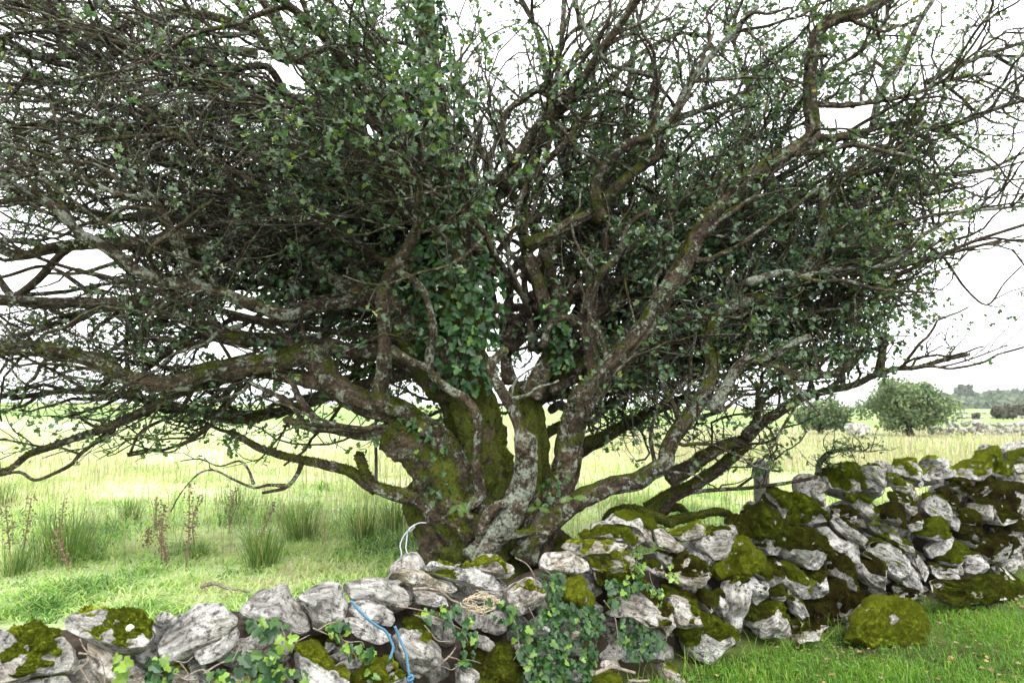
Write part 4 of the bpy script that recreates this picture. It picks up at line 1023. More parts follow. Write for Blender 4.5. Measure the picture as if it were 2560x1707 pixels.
LB([('B3', [(20, 1120), (60, 950), (180, 830), (220, 700), (270, 500), (300, 250), (320, 0)])], 26, 12, 4.9, 5.0, .3, .2, dens=1.4)
LB([('B3', [(300, 1000), (420, 800), (480, 600), (520, 380), (640, 240), (820, 170), (960, 110)])], 14, 8, 4.9, 4.8, .2, .4, dens=1.6)
LB([('B8', [(420, 400), (480, 330), (500, 180), (512, 60), (520, -60)]), ('B4', [(340, 1200), (390, 1160), (500, 1110), (620, 1060), (760, 1030)])], 32, 12, 4.5, 4.6, .5, .3, dens=1.2)
LB([('QB', [(1080, 1300), (1160, 1270), (1250, 1250), (1330, 1275), (1400, 1250), (1500, 1235), (1640, 1230), (1740, 1205), (1820, 1150), (1870, 1090), (1960, 1040), (2060, 970), (2200, 960), (2350, 945)])], 22, 8, 4.4, 4.2, .15, .95, dens=1.6)
LB([('QB', [(1060, 1420), (1150, 1415), (1260, 1410), (1320, 1380), (1400, 1350), (1500, 1280), (1600, 1180), (1700, 1120)])], 20, 9, 4.5, 4.6, .5, .5, dens=1.4)
LB([('QB', [(1440, 1010), (1520, 960), (1640, 920), (1780, 890), (1900, 895), (2020, 870)])], 19, 8, 4.6, 4.7, .2, .6, dens=1.6)
LB([('QB', [(1400, 640), (1500, 630), (1600, 610), (1700, 580), (1850, 560), (1960, 600), (2100, 550), (2220, 500), (2350, 460)])], 22, 11, 4.5, 4.7, .4, .4, dens=1.4)
LB([('QB', [(1400, 480), (1520, 485), (1640, 470), (1780, 450), (1880, 420), (1960, 380), (2100, 350), (2200, 340)])], 16, 9, 4.5, 4.4, .4, .5, dens=1.4)
LB([('QB', [(1660, 580), (1680, 450), (1720, 380), (1790, 270), (1850, 140), (1920, 20), (1960, -60)])], 20, 12, 5.0, 5.2, .1, .7, dens=1.2)
LB([('QB', [(1900, 380), (2040, 310), (2150, 260), (2250, 230), (2360, 190)])], 14, 9, 4.7, 4.8, .4, .3, dens=1.4)
LB([('QB', [(1560, 800), (1720, 780), (1900, 800), (2060, 790), (2200, 770), (2350, 700)])], 14, 7, 4.8, 5.0, .1, .5, dens=1.6)
LB([('QB', [(1180, 770), (1250, 600), (1330, 450), (1450, 330), (1600, 240), (1700, 120), (1740, 0)])], 18, 9, 4.9, 5.1, .3, .4, dens=1.5)
LB([('QB', [(1040, 820), (1060, 620), (1080, 400), (1020, 200), (1030, 0)])], 14, 8, 5.1, 5.3, .3, .4, dens=1.6)
LB([('QB', [(2060, 980), (2160, 940), (2180, 880), (2250, 790)])], 10, 5, 4.4, 4.5, .1, .7, dens=1.5)
LB([('QB', [(1870, 1100), (1980, 1180), (2080, 1320), (2180, 1400), (2260, 1300), (2340, 1220)])], 9, 4, 4.3, 4.3, .1, .3, dens=1.8)
LB([('QD', [(1040, 232), (1080, 225), (1120, 228), (1180, 215), (1250, 190), (1300, 170)])], 8, 3, 4.4, 4.3, .1, .3, dens=1.8)
LB([('QD', [(430, 560), (520, 550), (620, 545), (700, 535), (760, 525), (800, 515)])], 13, 8, 4.95, 4.8, .3, .3, dens=1.5)

# ---- hidden boughs at the back of the crown, growing away from the road
r = np.random.default_rng(5)
ENV0 = [(-900, 1150), (0, 1120), (700, 1090), (1400, 1060), (1900, 1100), (2100, 960), (2560, 830), (3400, 800)]
def ok_env(P):
    px, py = proj(P); return bool((py < np.interp(px, [e[0] for e in ENV0], [e[1] for e in ENV0])).all())
def back_bough(p0, az, el, L, r0, dens):
    for q in range(12):
        D = back_try(p0, az, el, L, r0)
        if ok_env(D[:, :3]): LIMBS.append((D[:, :3], D[:, 3], .35, .2, 'limb', dens)); return
        el += .06
def back_try(p0, az, el, L, r0):
    n = 9
    d = np.array([math.cos(az) * math.cos(el), math.sin(az) * math.cos(el), math.sin(el)])
    P = [np.array(p0)]
    for k in range(n):
        d = nrm(d + r.normal(0, .16, 3) + np.array([0, 0, .02 if d[0] > 0 else -.03]))
        P.append(P[-1] + d * L / n)
    D = catmull(np.hstack([np.array(P), np.linspace(r0, r0 * .3, n + 1)[:, None]]), 40)
    return D
for k in range(34):
    a = math.radians(r.uniform(95, 200)); el = math.radians(r.uniform(-6, 34) if k % 3 else r.uniform(-14, 6))
    z0 = r.uniform(1.5, 3.2)
    back_bough((-.25 + r.normal(0, .05), 4.85, z0), a, el, r.uniform(2.2, 4.2), r.uniform(.03, .055), 1.0)
for k in range(7):
    back_bough((-.3 + r.normal(0, .1), 4.8, r.uniform(2.3, 3.2)), math.radians(r.uniform(140, 188)), math.radians(r.uniform(16, 44)), r.uniform(2.6, 4.0), r.uniform(.03, .045), 1.3)
for k in range(9):
    back_bough((.4 + r.normal(0, .15), 4.7, r.uniform(1.6, 2.4)), math.radians(r.uniform(0, 40)), math.radians(r.uniform(6, 40)), r.uniform(2.2, 3.4), r.uniform(.025, .04), 1.5)
for k in range(18):
    a = math.radians(r.uniform(-5, 85)); el = math.radians(r.uniform(2, 52))
    back_bough((.15 + r.normal(0, .1), 4.9, r.uniform(1.3, 2.8)), a, el, r.uniform(2.0, 3.8), r.uniform(.028, .05), 1.0)
for k in range(16):         # the dense middle of the crown
    a = math.radians(r.uniform(40, 175))
    back_bough((-.2 + r.normal(0, .25), 4.9, r.uniform(2.0, 3.0)), a, math.radians(r.uniform(22, 62)), r.uniform(1.5, 2.6), r.uniform(.03, .045), 1.6)
for k in range(10):         # upper right of the crown
    back_bough((.45 + r.normal(0, .2), 4.75, r.uniform(2.1, 2.8)), math.radians(r.uniform(10, 100)), math.radians(r.uniform(34, 66)), r.uniform(1.7, 2.8), r.uniform(.022, .036), 1.6)
for k in range(4):          # crown above the picture, which shades it
    a = math.radians(r.uniform(0, 360))
    back_bough((r.normal(-.1, .3), 4.8, 3.2), a, math.radians(r.uniform(25, 65)), r.uniform(1.6, 3.0), .04, 1.1)
for k in range(5):          # sprays leaning out over the wall towards the road
    back_bough((r.uniform(-.9, .4), 4.4, r.uniform(2.4, 3.2)), math.radians(r.uniform(235, 300)), math.radians(r.uniform(15, 45)), r.uniform(1.1, 1.6), .022, 1.6)

for k, (P, R, mo, li, nm, de) in enumerate(LIMBS):
    big = R.max() > .03
    V, fc, _ = tube(P, R, 44 if R.max() > .12 else 26 if R.max() > .05 else 12 if big else 8, .2 if R.max() > .12 else .18 if big else .12, 400 + k, 9 if big else 16)
    if nm == 'limb' or P[-1, 2] > 3.2: mo = mo * .62
    if nm == 'trunk': mo = .72
    obj(nm, V, fc, M['bark'], TREE, props={'mossy': float(mo), 'lichen': float(li)})

# burr on the pale stem
c = at(*cpx('A6', [(1290, 475)])[0], 4.2)
kv = rock_mesh('burr', 77, .8, 18, 12, .45)
kv.materials.clear(); kv.materials.append(M['bark'])
put('burr', kv, c, (.2, .3, .4), .20, TREE, {'mossy': .1, 'lichen': .3})

# ---- branching
ENV = [(-900, 1230), (0, 1200), (200, 1190), (420, 1140), (520, 1180), (640, 1180), (800, 1160), (930, 1120), (1000, 1080), (1400, 1130), (1480, 1190), (1650, 1230), (1850, 1240), (1930, 1220), (2000, 1110), (2060, 1040), (2120, 1000),
       (2180, 965), (2350, 935), (2480, 905), (2560, 870), (3400, 840)]
GAPS = [(100, 690, 95, 42), (1215, 730, 38, 80), (1325, 650, 20, 75), (640, 790, 60, 20), (715, 185, 40, 28), (560, 870, 40, 20), (210, 640, 55, 25), (930, 320, 26, 22), (2120, 300, 60, 22), (2460, 700, 90, 40), (2500, 560, 60, 30)]
def ok(P, hard=True):
    px, py = proj(P)
    lim = np.interp(px, [e[0] for e in ENV], [e[1] for e in ENV])
    good = (py < lim).all(-1) & (P[..., 1] > 2.5).all(-1) & (P[..., 2] > 1.0).all(-1)
    front = (np.abs(px - 1190) < 190) & (py > 900) & (P[..., 1] < 4.9)
    good &= ~front.any(-1)
    for gx_, gy_, ga, gb in GAPS:
        h = (((px - gx_) / ga) ** 2 + ((py - gy_) / gb) ** 2 < 1).any(-1)
        good &= ~(h & (RNG.random(h.shape) < .93))
    return good
def flat_segments(Ps, Rs, ws, t0=.12):
    S0, T0, R0, W_ = [], [], [], []
    for P, R, w_ in zip(Ps, Rs, ws):
        k = int(len(P) * t0)
        d = np.diff(P[k:], axis=0); L = np.linalg.norm(d, axis=1)
        S0.append(P[k:-1]); T0.append(d / np.maximum(L, 1e-6)[:, None]); R0.append(R[k:-1]); W_.append(L * w_)
    return np.vstack(S0), np.vstack(T0), np.concatenate(R0), np.concatenate(W_)
def spawn(seg, n, ang, Lr, K, rr, wig, trop, regionw=None):
    S0, T0, R0, W_ = seg
    if regionw is not None: W_ = W_ * regionw(S0)
    k = RNG.choice(len(S0), n, p=W_ / W_.sum())
    p = S0[k] + T0[k] * RNG.uniform(0, .03, n)[:, None]
    t = T0[k]; q = nrm(np.cross(t, RNG.normal(size=(n, 3))))
    left = sstep(.2, -.6, p[:, 0])[:, None]
    q = q * np.array([1, 1, 1.0]) * (1 - left) + left * q * np.array([1, 1, .75])
    a = np.radians(RNG.uniform(*ang, n)) * (1 - .30 * left[:, 0])
    d = nrm(t * np.cos(a)[:, None] + nrm(q) * np.sin(a)[:, None])
    L = RNG.uniform(*Lr, n) * (1 + .25 * left[:, 0])
    tr = left * np.array([-.9, .05, .06]) + (1 - left) * np.array([.45, .0, .55])
    P = [p]
    for s_ in range(K - 1):
        d = nrm(d + RNG.normal(0, wig, (n, 3)) + tr * trop)
        P.append(P[-1] + d * (L / (K - 1))[:, None])
    P = np.stack(P, 1)
    r0 = np.minimum(R0[k] * .72, RNG.uniform(*rr, n))
    R = r0[:, None] * np.linspace(1, .38, K)[None] ** .9
    g = ok(P)
    return P[g], R[g]
seg0 = flat_segments([l[0] for l in LIMBS], [l[1] for l in LIMBS], [l[5] for l in LIMBS])
RW = lambda p: np.interp(p[:, 0], [-2.5, -1.2, -.5, .4, 1.2, 3], [1.6, 1.5, 1.2, 1.1, 1.4, 1.7]) * np.where(proj(p)[1] < -150, .18, 1)
P1, R1 = spawn(seg0, 2950, (25, 75), (.35, 1.1), 10, (.007, .020), .27, .08, RW)
RD = lambda p: ((p[:, 0] > .55) & (p[:, 0] < 2.3) & (p[:, 2] < 2.3)) * 1.0 + 1e-9
segdn = (seg0[0], nrm(seg0[1] * np.array([1, 1, .2]) + np.array([0, 0, -.55])), seg0[2], seg0[3])
Pd, Rd = spawn(segdn, 190, (15, 70), (.3, .85), 10, (.004, .011), .30, .0, RD)
P1 = np.concatenate([P1, Pd]); R1 = np.concatenate([R1, Rd])
seg1 = flat_segments(list(P1), list(R1), np.ones(len(P1)), .1)
segc = tuple(np.concatenate([a, b]) for a, b in zip(seg1, [seg0[0], seg0[1], seg0[2], seg0[3] * .35]))
P2, R2 = spawn(segc, 10200, (30, 85), (.15, .5), 6, (.0028, .0062), .40, .06, RW)
seg2 = flat_segments(list(P2), list(R2), np.ones(len(P2)), .05)
segd = tuple(np.concatenate([a, b]) for a, b in zip(seg2, [seg1[0], seg1[1], seg1[2], seg1[3] * .6]))
P3, R3 = spawn(segd, 15000, (30, 90), (.05, .22), 4, (.0014, .0028), .5, .05, RW)

# level-1 branches: the 260 that show largest stand singly, the rest are one mass
px1, py1 = proj(P1); inview = ((px1 > 0) & (px1 < 2560) & (py1 > 0)).mean(1)
score = inview * R1[:, 0] / P1[:, 0, 1]
order = np.argsort(-score)
for k in order[:260]:
    D = catmull(np.hstack([P1[k], R1[k][:, None]]), 14)
    V, fc, _ = tube(D[:, :3], D[:, 3], 6, .12, int(k), 20)
    obj('branch', V, fc, M['bark'], TREE, props={'mossy': .25, 'lichen': .35})
rest = order[260:]
V, Q = tubes(P1[rest], R1[rest], 4)
o = obj('branches', V, [Q], M['bark'], TREE, org=(-.1, 4.75, 2), props={'kind': 'stuff', 'mossy': .25, 'lichen': .35})
V2_, Q2_ = tubes(P2, R2, 3)
V3_, Q3_ = tubes(P3, R3, 3)
obj('twigs', np.vstack([V2_, V3_]), [Q2_, Q3_ + len(V2_)], M['twig'], TREE, org=(-.1, 4.75, 2), props={'kind': 'stuff'})

# ---- leaves
HL = np.array([[0, 0], [.10, .10], [.36, .34], [.17, .42], [.46, .70], [.20, .76], [0, 1.06], [-.20, .76], [-.46, .70], [-.17, .42], [-.36, .34], [-.10, .10]])
HF = np.array([0, .01, .09, .04, .12, .05, -.06, .05, .12, .04, .09, .01])
HS = np.array([[0, 0], [.40, .33], [.18, .48], [.40, .78], [0, 1.06], [-.40, .78], [-.18, .48], [-.40, .33]]); HSF = np.array([0, .09, .04, .11, -.05, .11, .04, .09])
HSFACES = [np.array([[0, 1, 2, 3, 4], [0, 4, 5, 6, 7]])]
HFACES = [np.array([[0, 1, 2, 3], [3, 4, 5, 6], [6, 7, 8, 9], [9, 10, 11, 0]]), np.array([[0, 3, 6], [0, 6, 9]])]
tips = np.concatenate([P3[:, 1:].reshape(-1, 3), P2[:, 3:].reshape(-1, 3)])
tdir = np.concatenate([np.diff(P3, axis=1).reshape(-1, 3), np.diff(P2, axis=1)[:, 2:].reshape(-1, 3)])
px, py = proj(tips)
X, Yt = tips[:, 0], tips[:, 1]
dl = np.interp(px, [-200, 200, 600, 800, 1000, 1300, 1600, 2150, 2350, 2560, 2800], [.10, .10, .16, .5, .7, .55, .85, .95, .6, .34, .2])
dl = np.where((px < 760) & (py > 720) & (Yt > 4.3), .6, dl)
dl = np.where((px < 900) & (Yt > 4.9), .42, dl)
dl = np.where((px > 600) & (px < 1500) & (py < 560), dl * np.where(Yt > 4.8, 1.6, 1.25), dl)
dl = np.where((px > 1500) & (py > 480) & (py < 950), dl * 1.15, dl)
dl = np.where((px > 1350) & (py > 940), dl * .5, dl)
dl = np.where((px > 1350) & (Yt < 4.45), dl * .6, dl)
dl = np.where((px > 1450) & (px < 2300) & (Yt >= 4.45), dl * 1.3, dl)
dl = dl * np.clip(.55 + .9 * fbm(tips * 1.6, 71) + .35, .15, 1.6)
keep = RNG.random(len(tips)) < dl * np.where(py < -60, .15, .64)
rep = np.repeat(np.where(keep)[0], RNG.integers(2, 6, keep.sum()))
n = len(rep)
LPp = tips[rep] + RNG.normal(0, .014, (n, 3))
LD = nrm(nrm(tdir[rep]) * .5 + RNG.normal(0, .8, (n, 3)) + np.array([0, -.1, -.05]))
LN = nrm(np.array([0, -.45, .85]) + RNG.normal(0, .55, (n, 3)))
LS = RNG.uniform(.024, .050, n) * np.interp(proj(LPp)[0], [0, 600, 1000, 1400, 2200, 2560], [.8, 1.0, 1.15, .95, .95, .7])
lr = np.clip(RNG.normal(.36, .19, n) + .16 * vnoise(LPp * 1.2, 90) + .10 * sstep(2150, 2500, proj(LPp)[0]), 0, 1)
g = ok(LPp[:, None])
LPp, LD, LN, LS, lr = LPp[g], LD[g], LN[g], LS[g], lr[g]
pxl, pyl = proj(LPp)
vis = (pxl > 20) & (pxl < 2540) & (pyl > 20) & (pyl < 1300)
show = np.where(vis, LS / LPp[:, 1], 0)
od = np.argsort(-show)
near, restl = od[:290], od[290:]
V, fc = place_cards(HS, HSF, LPp[restl], LD[restl], LN[restl], LS[restl], HSFACES)
obj('leaves', V, fc, M['leaf'], TREE, org=(-.1, 4.75, 2), smooth=False, attrs={'rnd': np.repeat(lr[restl], 8)}, props={'kind': 'stuff'})
def frame_euler(D, N_):
    D = nrm(D); Xv = nrm(np.cross(D, N_)); Z = np.cross(Xv, D)
    from mathutils import Matrix
    return Matrix(((Xv[0], D[0], Z[0]), (Xv[1], D[1], Z[1]), (Xv[2], D[2], Z[2]))).to_euler()
LEAFM = []
for k in range(8):
    LEAFM.append(mesh_np('leaf', np.stack([HL[:, 0], HL[:, 1], HF * (1 + .3 * k)], 1), HFACES, False, M['leaf'], {'rnd': np.full(12, .12 + .085 * k)}))
for k in near:
    put('leaf', LEAFM[int(np.clip((lr[k] - .12) / .085, 0, 7))], LPp[k], frame_euler(LD[k], LN[k]), float(LS[k]), TREE)

# ---- bushy lichen on the bare left boughs and on the pale stems
cand = np.concatenate([P2[:, 2:].reshape(-1, 3), P1[:, 3:].reshape(-1, 3)])
px, py = proj(cand)
pl = np.interp(px, [-300, 0, 500, 900, 1400, 2560], [.30, .30, .26, .09, .05, .035]) * (py < 950) * (cand[:, 1] < 5.2)
sel = np.where(RNG.random(len(cand)) < pl)[0][:2600]
rep = np.repeat(sel, 11); n = len(rep)
LC = cand[rep] + RNG.normal(0, .013, (n, 3))
sh = np.array([[-.1, 0], [.1, 0], [.45, .9], [.0, .6], [-.35, 1.0]])
V, fc = place_cards(sh, np.zeros(5), LC, nrm(RNG.normal(size=(n, 3))), nrm(RNG.normal(size=(n, 3))), RNG.uniform(.010, .024, n), [np.array([[0, 1, 2, 3, 4]])])
obj('lichen', V, fc, M['lichen'], TREE, org=(-.1, 4.75, 2), smooth=False, attrs={'rnd': np.repeat(np.clip(RNG.normal(.5, .25, n), 0, 1), 5)}, props={'kind': 'stuff'})

# ---- moss fringe standing on the mossy stems
mv, mf, nb = [], [], 0
for k, (P, R, mo, li, nm, de) in enumerate(LIMBS):
    if mo < .4 or R.max() < .022: continue
    V, fc, Nn = tube(P, R, 12, .12, 400 + k, 9 if R.max() > .03 else 16)
    Nn = np.vstack([Nn, [[0, 0, -1], [0, 0, 1]]])
    m = (Nn[:, 2] * .55 + fbm(V * 5, 33, 3) * .8 + (mo - .5) * 1.3 > .12) * 1.0
    tv, tf = tufts_on(V, fc, Nn, m, 6000, .016, k)
    if len(tv): mv.append(tv); mf.append(tf[0] + nb); nb += len(tv)
obj('moss', np.vstack(mv), [np.vstack(mf)], M['moss'], TREE, org=(-.1, 4.75, 1.5), props={'kind': 'stuff', 'tone': .42})

# ------------------------------------------------------------------ ivy
IV = np.array([[0, 0], [.30, -.16], [.52, .16], [.30, .34], [.34, .66], [0, 1.0], [-.34, .66], [-.30, .34], [-.52, .16], [-.30, -.16]])
IFD = np.array([0, .03, .10, .04, .05, -.05, .05, .04, .10, .03])
IFACES = [np.array([[0, 1, 2, 3], [3, 4, 5, 0], [5, 6, 7, 0], [7, 8, 9, 0]])]
IVM = [mesh_np('leaf', np.stack([IV[:, 0], IV[:, 1], IFD * (1 + .4 * (k % 3))], 1), IFACES, False, M['ivy'], {'rnd': np.full(10, q)}) for k, q in enumerate([.1, .3, .45, .6, .75, .88, 1.0])]
def ivy(name, label, pts, nrmv, size, lime, stems=(), single=300, group=None):
    """pts (n,3); lime (n,) 0..1 colour"""
    c = pts.mean(0); t = thing(name, label, 'ivy', (c[0], c[1], pts[:, 2].min()), group)
    n = len(pts)
    D = nrm(np.stack([RNG.normal(0, .7, n), RNG.normal(0, .35, n), -np.abs(RNG.normal(.7, .5, n))], 1))
    Nn = nrm(nrmv + RNG.normal(0, .38, (n, 3)))
    D = nrm(D - Nn * (D * Nn).sum(1, keepdims=True))
    Sz = size * RNG.uniform(.6, 1.35, n)
    for k in range(min(n, single)):
        put('leaf', IVM[int(np.clip(lime[k] * 6.99, 0, 6))], pts[k], frame_euler(D[k], Nn[k]), float(Sz[k]), t)
    if n > single:
        V, fc = place_cards(IV, IFD, pts[single:], D[single:], Nn[single:], Sz[single:], IFACES)
        obj('leaves', V, fc, M['ivy'], t, smooth=False, attrs={'rnd': np.repeat(lime[single:], 10)}, props={'kind': 'stuff'})
    for P, r0 in stems:
        D_ = catmull(P, max(8, len(P) * 6))
        V, fc, _ = tube(D_, np.linspace(r0, r0 * .45, len(D_)) * .72, 6, .15, int(RNG.integers(1000)), 40)
        obj('vine', V, fc, M['dead'], t)
    return t
def wall_vine(crop, pts, r0, off=.06):
    q = np.array(cpx(crop, pts)); P = on_wall(q[:, 0], q[:, 1], off) + RNG.normal(0, .004, (len(q), 3)); return P, r0
def in_region(poly, n, off=(.04, .13)):
    poly = np.array(poly); lo, hi = poly.min(0), poly.max(0); out = []
    while len(out) < n:
        q = RNG.uniform(lo, hi, (n * 2, 2)); q = q[inpoly(q[:, 0], q[:, 1], poly)]; out += list(q)
    q = np.array(out[:n])
    o = RNG.uniform(*off, n)
    d = ray(q[:, 0], q[:, 1]); t = (W0 + EYE * WB) / (d[:, 1] - WS * d[:, 0] - WB * d[:, 2])
    return d * (t - o / np.linalg.norm(d, axis=1))[:, None] + np.array([0, 0, EYE])
def front_ivy(polys, label, nper, size, limep, stems=(), single=300):
    P = np.vstack([in_region(p, k) for p, k in zip(polys, nper)])
    P = P[RNG.permutation(len(P))]
    lime = np.where(RNG.random(len(P)) < limep, RNG.uniform(.78, 1, len(P)), RNG.uniform(.0, .62, len(P)))
    return ivy('ivy', label, P, np.tile(WN * .9 + np.array([0, 0, .45]), (len(P), 1)), size, lime, stems, single)
big1 = cpx('R3', [(520, 620), (640, 600), (700, 640), (680, 860), (860, 880), (1000, 900), (1060, 1060), (980, 1200), (940, 1540), (400, 1540), (340, 1300), (250, 1050), (480, 1000), (540, 850)])
big2 = cpx('R3', [(1080, 680), (1340, 660), (1400, 720), (1260, 760), (1180, 860), (1100, 900)])
big3 = cpx('R3', [(1160, 1000), (1300, 980), (1500, 1130), (1560, 1200), (1460, 1330), (1250, 1340), (1150, 1150)])
front_ivy([big1, big2, big3], 'dark ivy matted over the wall face below the trunk', [450, 60, 100], .038, .10,
          [wall_vine('R3', [(1035, 850), (1120, 970), (1155, 1100), (1160, 1200), (1140, 1380)], .0045, .12),
           wall_vine('R3', [(300, 480), (400, 540), (460, 650), (475, 780), (460, 860)], .006, .08),
           wall_vine('R3', [(400, 900), (460, 1000), (465, 1080)], .004, .1),
           wall_vine('R3', [(250, 960), (310, 1080), (325, 1240)], .005, .1),
           wall_vine('R3', [(1550, 1060), (1570, 1130), (1545, 1220)], .004, .1),
           wall_vine('R3', [(520, 560), (600, 640), (590, 730), (540, 770)], .004, .07)])
front_ivy([cpx('R3', [(1270, 380), (1340, 420), (1420, 560), (1360, 640), (1220, 670), (1300, 520)]), cpx('R3', [(1380, 700), (1540, 720), (1530, 900), (1460, 900)]), cpx('R3', [(1590, 520), (1680, 560), (1660, 700), (1560, 620)])],
          'young lime ivy trailing down the mossy stones', [26, 26, 12], .03, .6, [wall_vine('R3', [(1280, 400), (1320, 480), (1290, 600), (1220, 670)], .003, .07), wall_vine('R3', [(1420, 560), (1440, 680), (1500, 800), (1530, 900)], .003, .06)])
front_ivy([cpx('R1', [(1240, 890), (1440, 880), (1480, 1000), (1380, 1100), (1240, 1090)]), cpx('R1', [(2080, 540), (2300, 540), (2352, 720), (2250, 720), (2120, 600)])],
          'glossy ivy sprig between the two pale capstones', [22, 16], .042, .22,
          [wall_vine('R1', [(1235, 905), (1290, 980), (1400, 1020), (1480, 1030), (1560, 1070), (1640, 1060)], .007), wall_vine('R1', [(1500, 930), (1560, 990), (1590, 1040)], .005), wall_vine('R1', [(1440, 910), (1560, 910), (1620, 870)], .004)])
front_ivy([cpx('R1', [(1780, 860), (2100, 800), (2330, 830), (2352, 1099), (1760, 1120)]), cpx('R2', [(250, 640), (420, 720), (440, 900), (330, 980), (200, 900)]), cpx('R2', [(280, 1080), (560, 1080), (560, 1200), (280, 1200)])],
          'bright lime and dark ivy under the third capstone', [46, 18, 14], .042, .42,
          [wall_vine('R1', [(1700, 1010), (1850, 930), (1950, 900), (2010, 780)], .006), wall_vine('R2', [(340, 690), (350, 780), (400, 810), (430, 760)], .006), wall_vine('R1', [(1560, 1060), (1700, 1000), (1760, 1060), (1900, 1040)], .006)])
front_ivy([cpx('R1', [(950, 840), (1060, 840), (1090, 960), (1080, 1080), (1000, 1080), (960, 960)])], 'pale ivy shoot climbing the brown stone at the left end', [9], .04, .95,
          [wall_vine('R1', [(660, 720), (700, 800), (780, 860), (830, 900), (860, 1030), (880, 1099)], .004), wall_vine('R1', [(740, 840), (720, 920), (650, 980), (620, 1040)], .009, .05), wall_vine('R1', [(670, 850), (760, 850), (810, 890)], .007), wall_vine('R1', [(680, 960), (700, 1040), (740, 1099)], .007)])
front_ivy([cpx('R2', [(720, 680), (920, 660), (930, 760), (780, 820)]), cpx('R2', [(950, 880), (1110, 880), (1180, 980), (1060, 1030), (960, 960)]), cpx('R2', [(850, 840), (940, 860), (920, 980), (860, 960)]), cpx('R2', [(1080, 1060), (1160, 1060), (1160, 1180), (1060, 1180)])],
          'ivy shoots around the blue rope', [10, 14, 8, 8], .038, .55,
          [wall_vine('R2', [(640, 760), (760, 700), (880, 690)], .006), wall_vine('R2', [(620, 750), (720, 790), (820, 830), (900, 760), (980, 760)], .006), wall_vine('R2', [(840, 830), (920, 850), (1030, 860), (1050, 890)], .005), wall_vine('R2', [(900, 890), (960, 960), (990, 1050)], .007),
           wall_vine('R2', [(430, 930), (470, 860), (560, 800), (600, 780)], .005), wall_vine('R2', [(810, 1050), (880, 990), (920, 950)], .006)])
front_ivy([cpx('R2', [(1500, 560), (1640, 560), (1760, 520), (1980, 640), (2000, 860), (1860, 880), (1700, 760), (1520, 640)]), cpx('R2', [(2080, 460), (2280, 480), (2330, 640), (2200, 700), (2080, 600)]), cpx('R2', [(1860, 900), (1960, 920), (1950, 1080), (1880, 1060)])],
          'ivy tangled with dead grey stems right of the blue rope', [44, 26, 8], .036, .14,
          [wall_vine('R2', [(1450, 405), (1560, 400), (1680, 440), (1780, 500), (1860, 540), (1905, 620), (1890, 720), (1855, 790)], .011, .07), wall_vine('R2', [(1940, 610), (1910, 640), (1900, 680)], .007, .07), wall_vine('R2', [(1640, 640), (1760, 690), (1860, 740)], .007, .07),
           wall_vine('R2', [(1520, 540), (1540, 480), (1600, 430), (1720, 450)], .004, .08), wall_vine('R2', [(1300, 560), (1420, 570), (1560, 600), (1700, 640)], .005, .05), wall_vine('R2', [(1550, 700), (1620, 790), (1680, 840), (1780, 850)], .006, .08),
           wall_vine('R2', [(1780, 560), (1820, 600), (1790, 640), (1760, 690)], .004, .08), wall_vine('R2', [(1900, 760), (1920, 840), (1915, 900)], .004, .08), wall_vine('R2', [(1700, 1020), (1760, 960), (1820, 890)], .008, .08), wall_vine('R2', [(1750, 960), (1830, 1020), (1800, 1080), (1700, 1060)], .005, .09),
           wall_vine('R2', [(1740, 390), (1745, 430), (1780, 470)], .006, .08), wall_vine('R2', [(2280, 640), (2330, 720), (2340, 900), (2300, 1010)], .004, .1), wall_vine('R2', [(1880, 1010), (1980, 1030), (2020, 1025)], .004, .1)])
# nest-like tangle of dead vine
t = thing('dead_vine_tangle', 'tangle of thin dead vines like a nest under the dark slab', 'vines', (.05, 3.6, .6))
for k in range(26):
    a0 = RNG.uniform(0, 6.3); c = np.array([1930 + RNG.normal(0, 20), 520 + RNG.normal(0, 16)])
    th = a0 + np.linspace(0, RNG.uniform(1.8, 4), 9)
    q = np.stack([c[0] + 130 * RNG.uniform(.5, 1.2) * np.cos(th) + 90, c[1] + 75 * RNG.uniform(.5, 1.2) * np.sin(th)], 1)
    P, r0 = wall_vine('R2', q, .0022, RNG.uniform(.05, .11))
    V, fc, _ = tube(catmull(P, 26), np.full(26, .0022), 4)
    obj('vine', V, fc, M['straw'], t)

# ivy on the trunk
def column(pts, Y, hw, n, front=.2):
    q = np.array(cpx('F', pts)); k = RNG.uniform(0, len(q) - 1, n); i = np.minimum(k.astype(int), len(q) - 2); f = (k - i)[:, None]
    c = q[i] * (1 - f) + q[i + 1] * f
    w_ = np.interp(k, np.arange(len(q)), hw) * 1.088
    a = RNG.uniform(-1.25, 1.25, n)
    px = c[:, 0] + w_ * np.sin(a)
    Yy = Y - (w_ / F * Y) * np.cos(a) - RNG.uniform(.0, .07, n)
    P = at(px, c[:, 1] + RNG.normal(0, 6, n), Yy)
    nv = np.stack([np.sin(a), -np.cos(a), 0 * a + .35], 1)
    return P, nv
Pq, nq = column([(1062, 900), (1055, 800), (1050, 690), (1045, 600), (1030, 470), (1010, 330), (995, 200), (980, 80), (970, -40)], 4.72, [70, 105, 115, 105, 85, 70, 62, 55, 50], 1150)
ivy('ivy', 'dark ivy clothing the central trunk of the tree', Pq, nq, .052, np.clip(RNG.normal(.34, .2, len(Pq)), 0, .8), [(at(np.array([1150., 1160, 1140, 1120]), np.array([1080., 900, 700, 500]), 4.6), .004), (at(np.array([1225., 1200, 1180, 1150]), np.array([960., 800, 640, 480]), 4.6), .003)])
Pq, nq = column([(1290, 850), (1290, 790), (1280, 730), (1265, 690)], 4.72, [22, 40, 42, 24], 130)
ivy('ivy', 'small patch of dark ivy on the stem right of the trunk', Pq, nq, .046, np.clip(RNG.normal(.3, .18, len(Pq)), 0, .8))
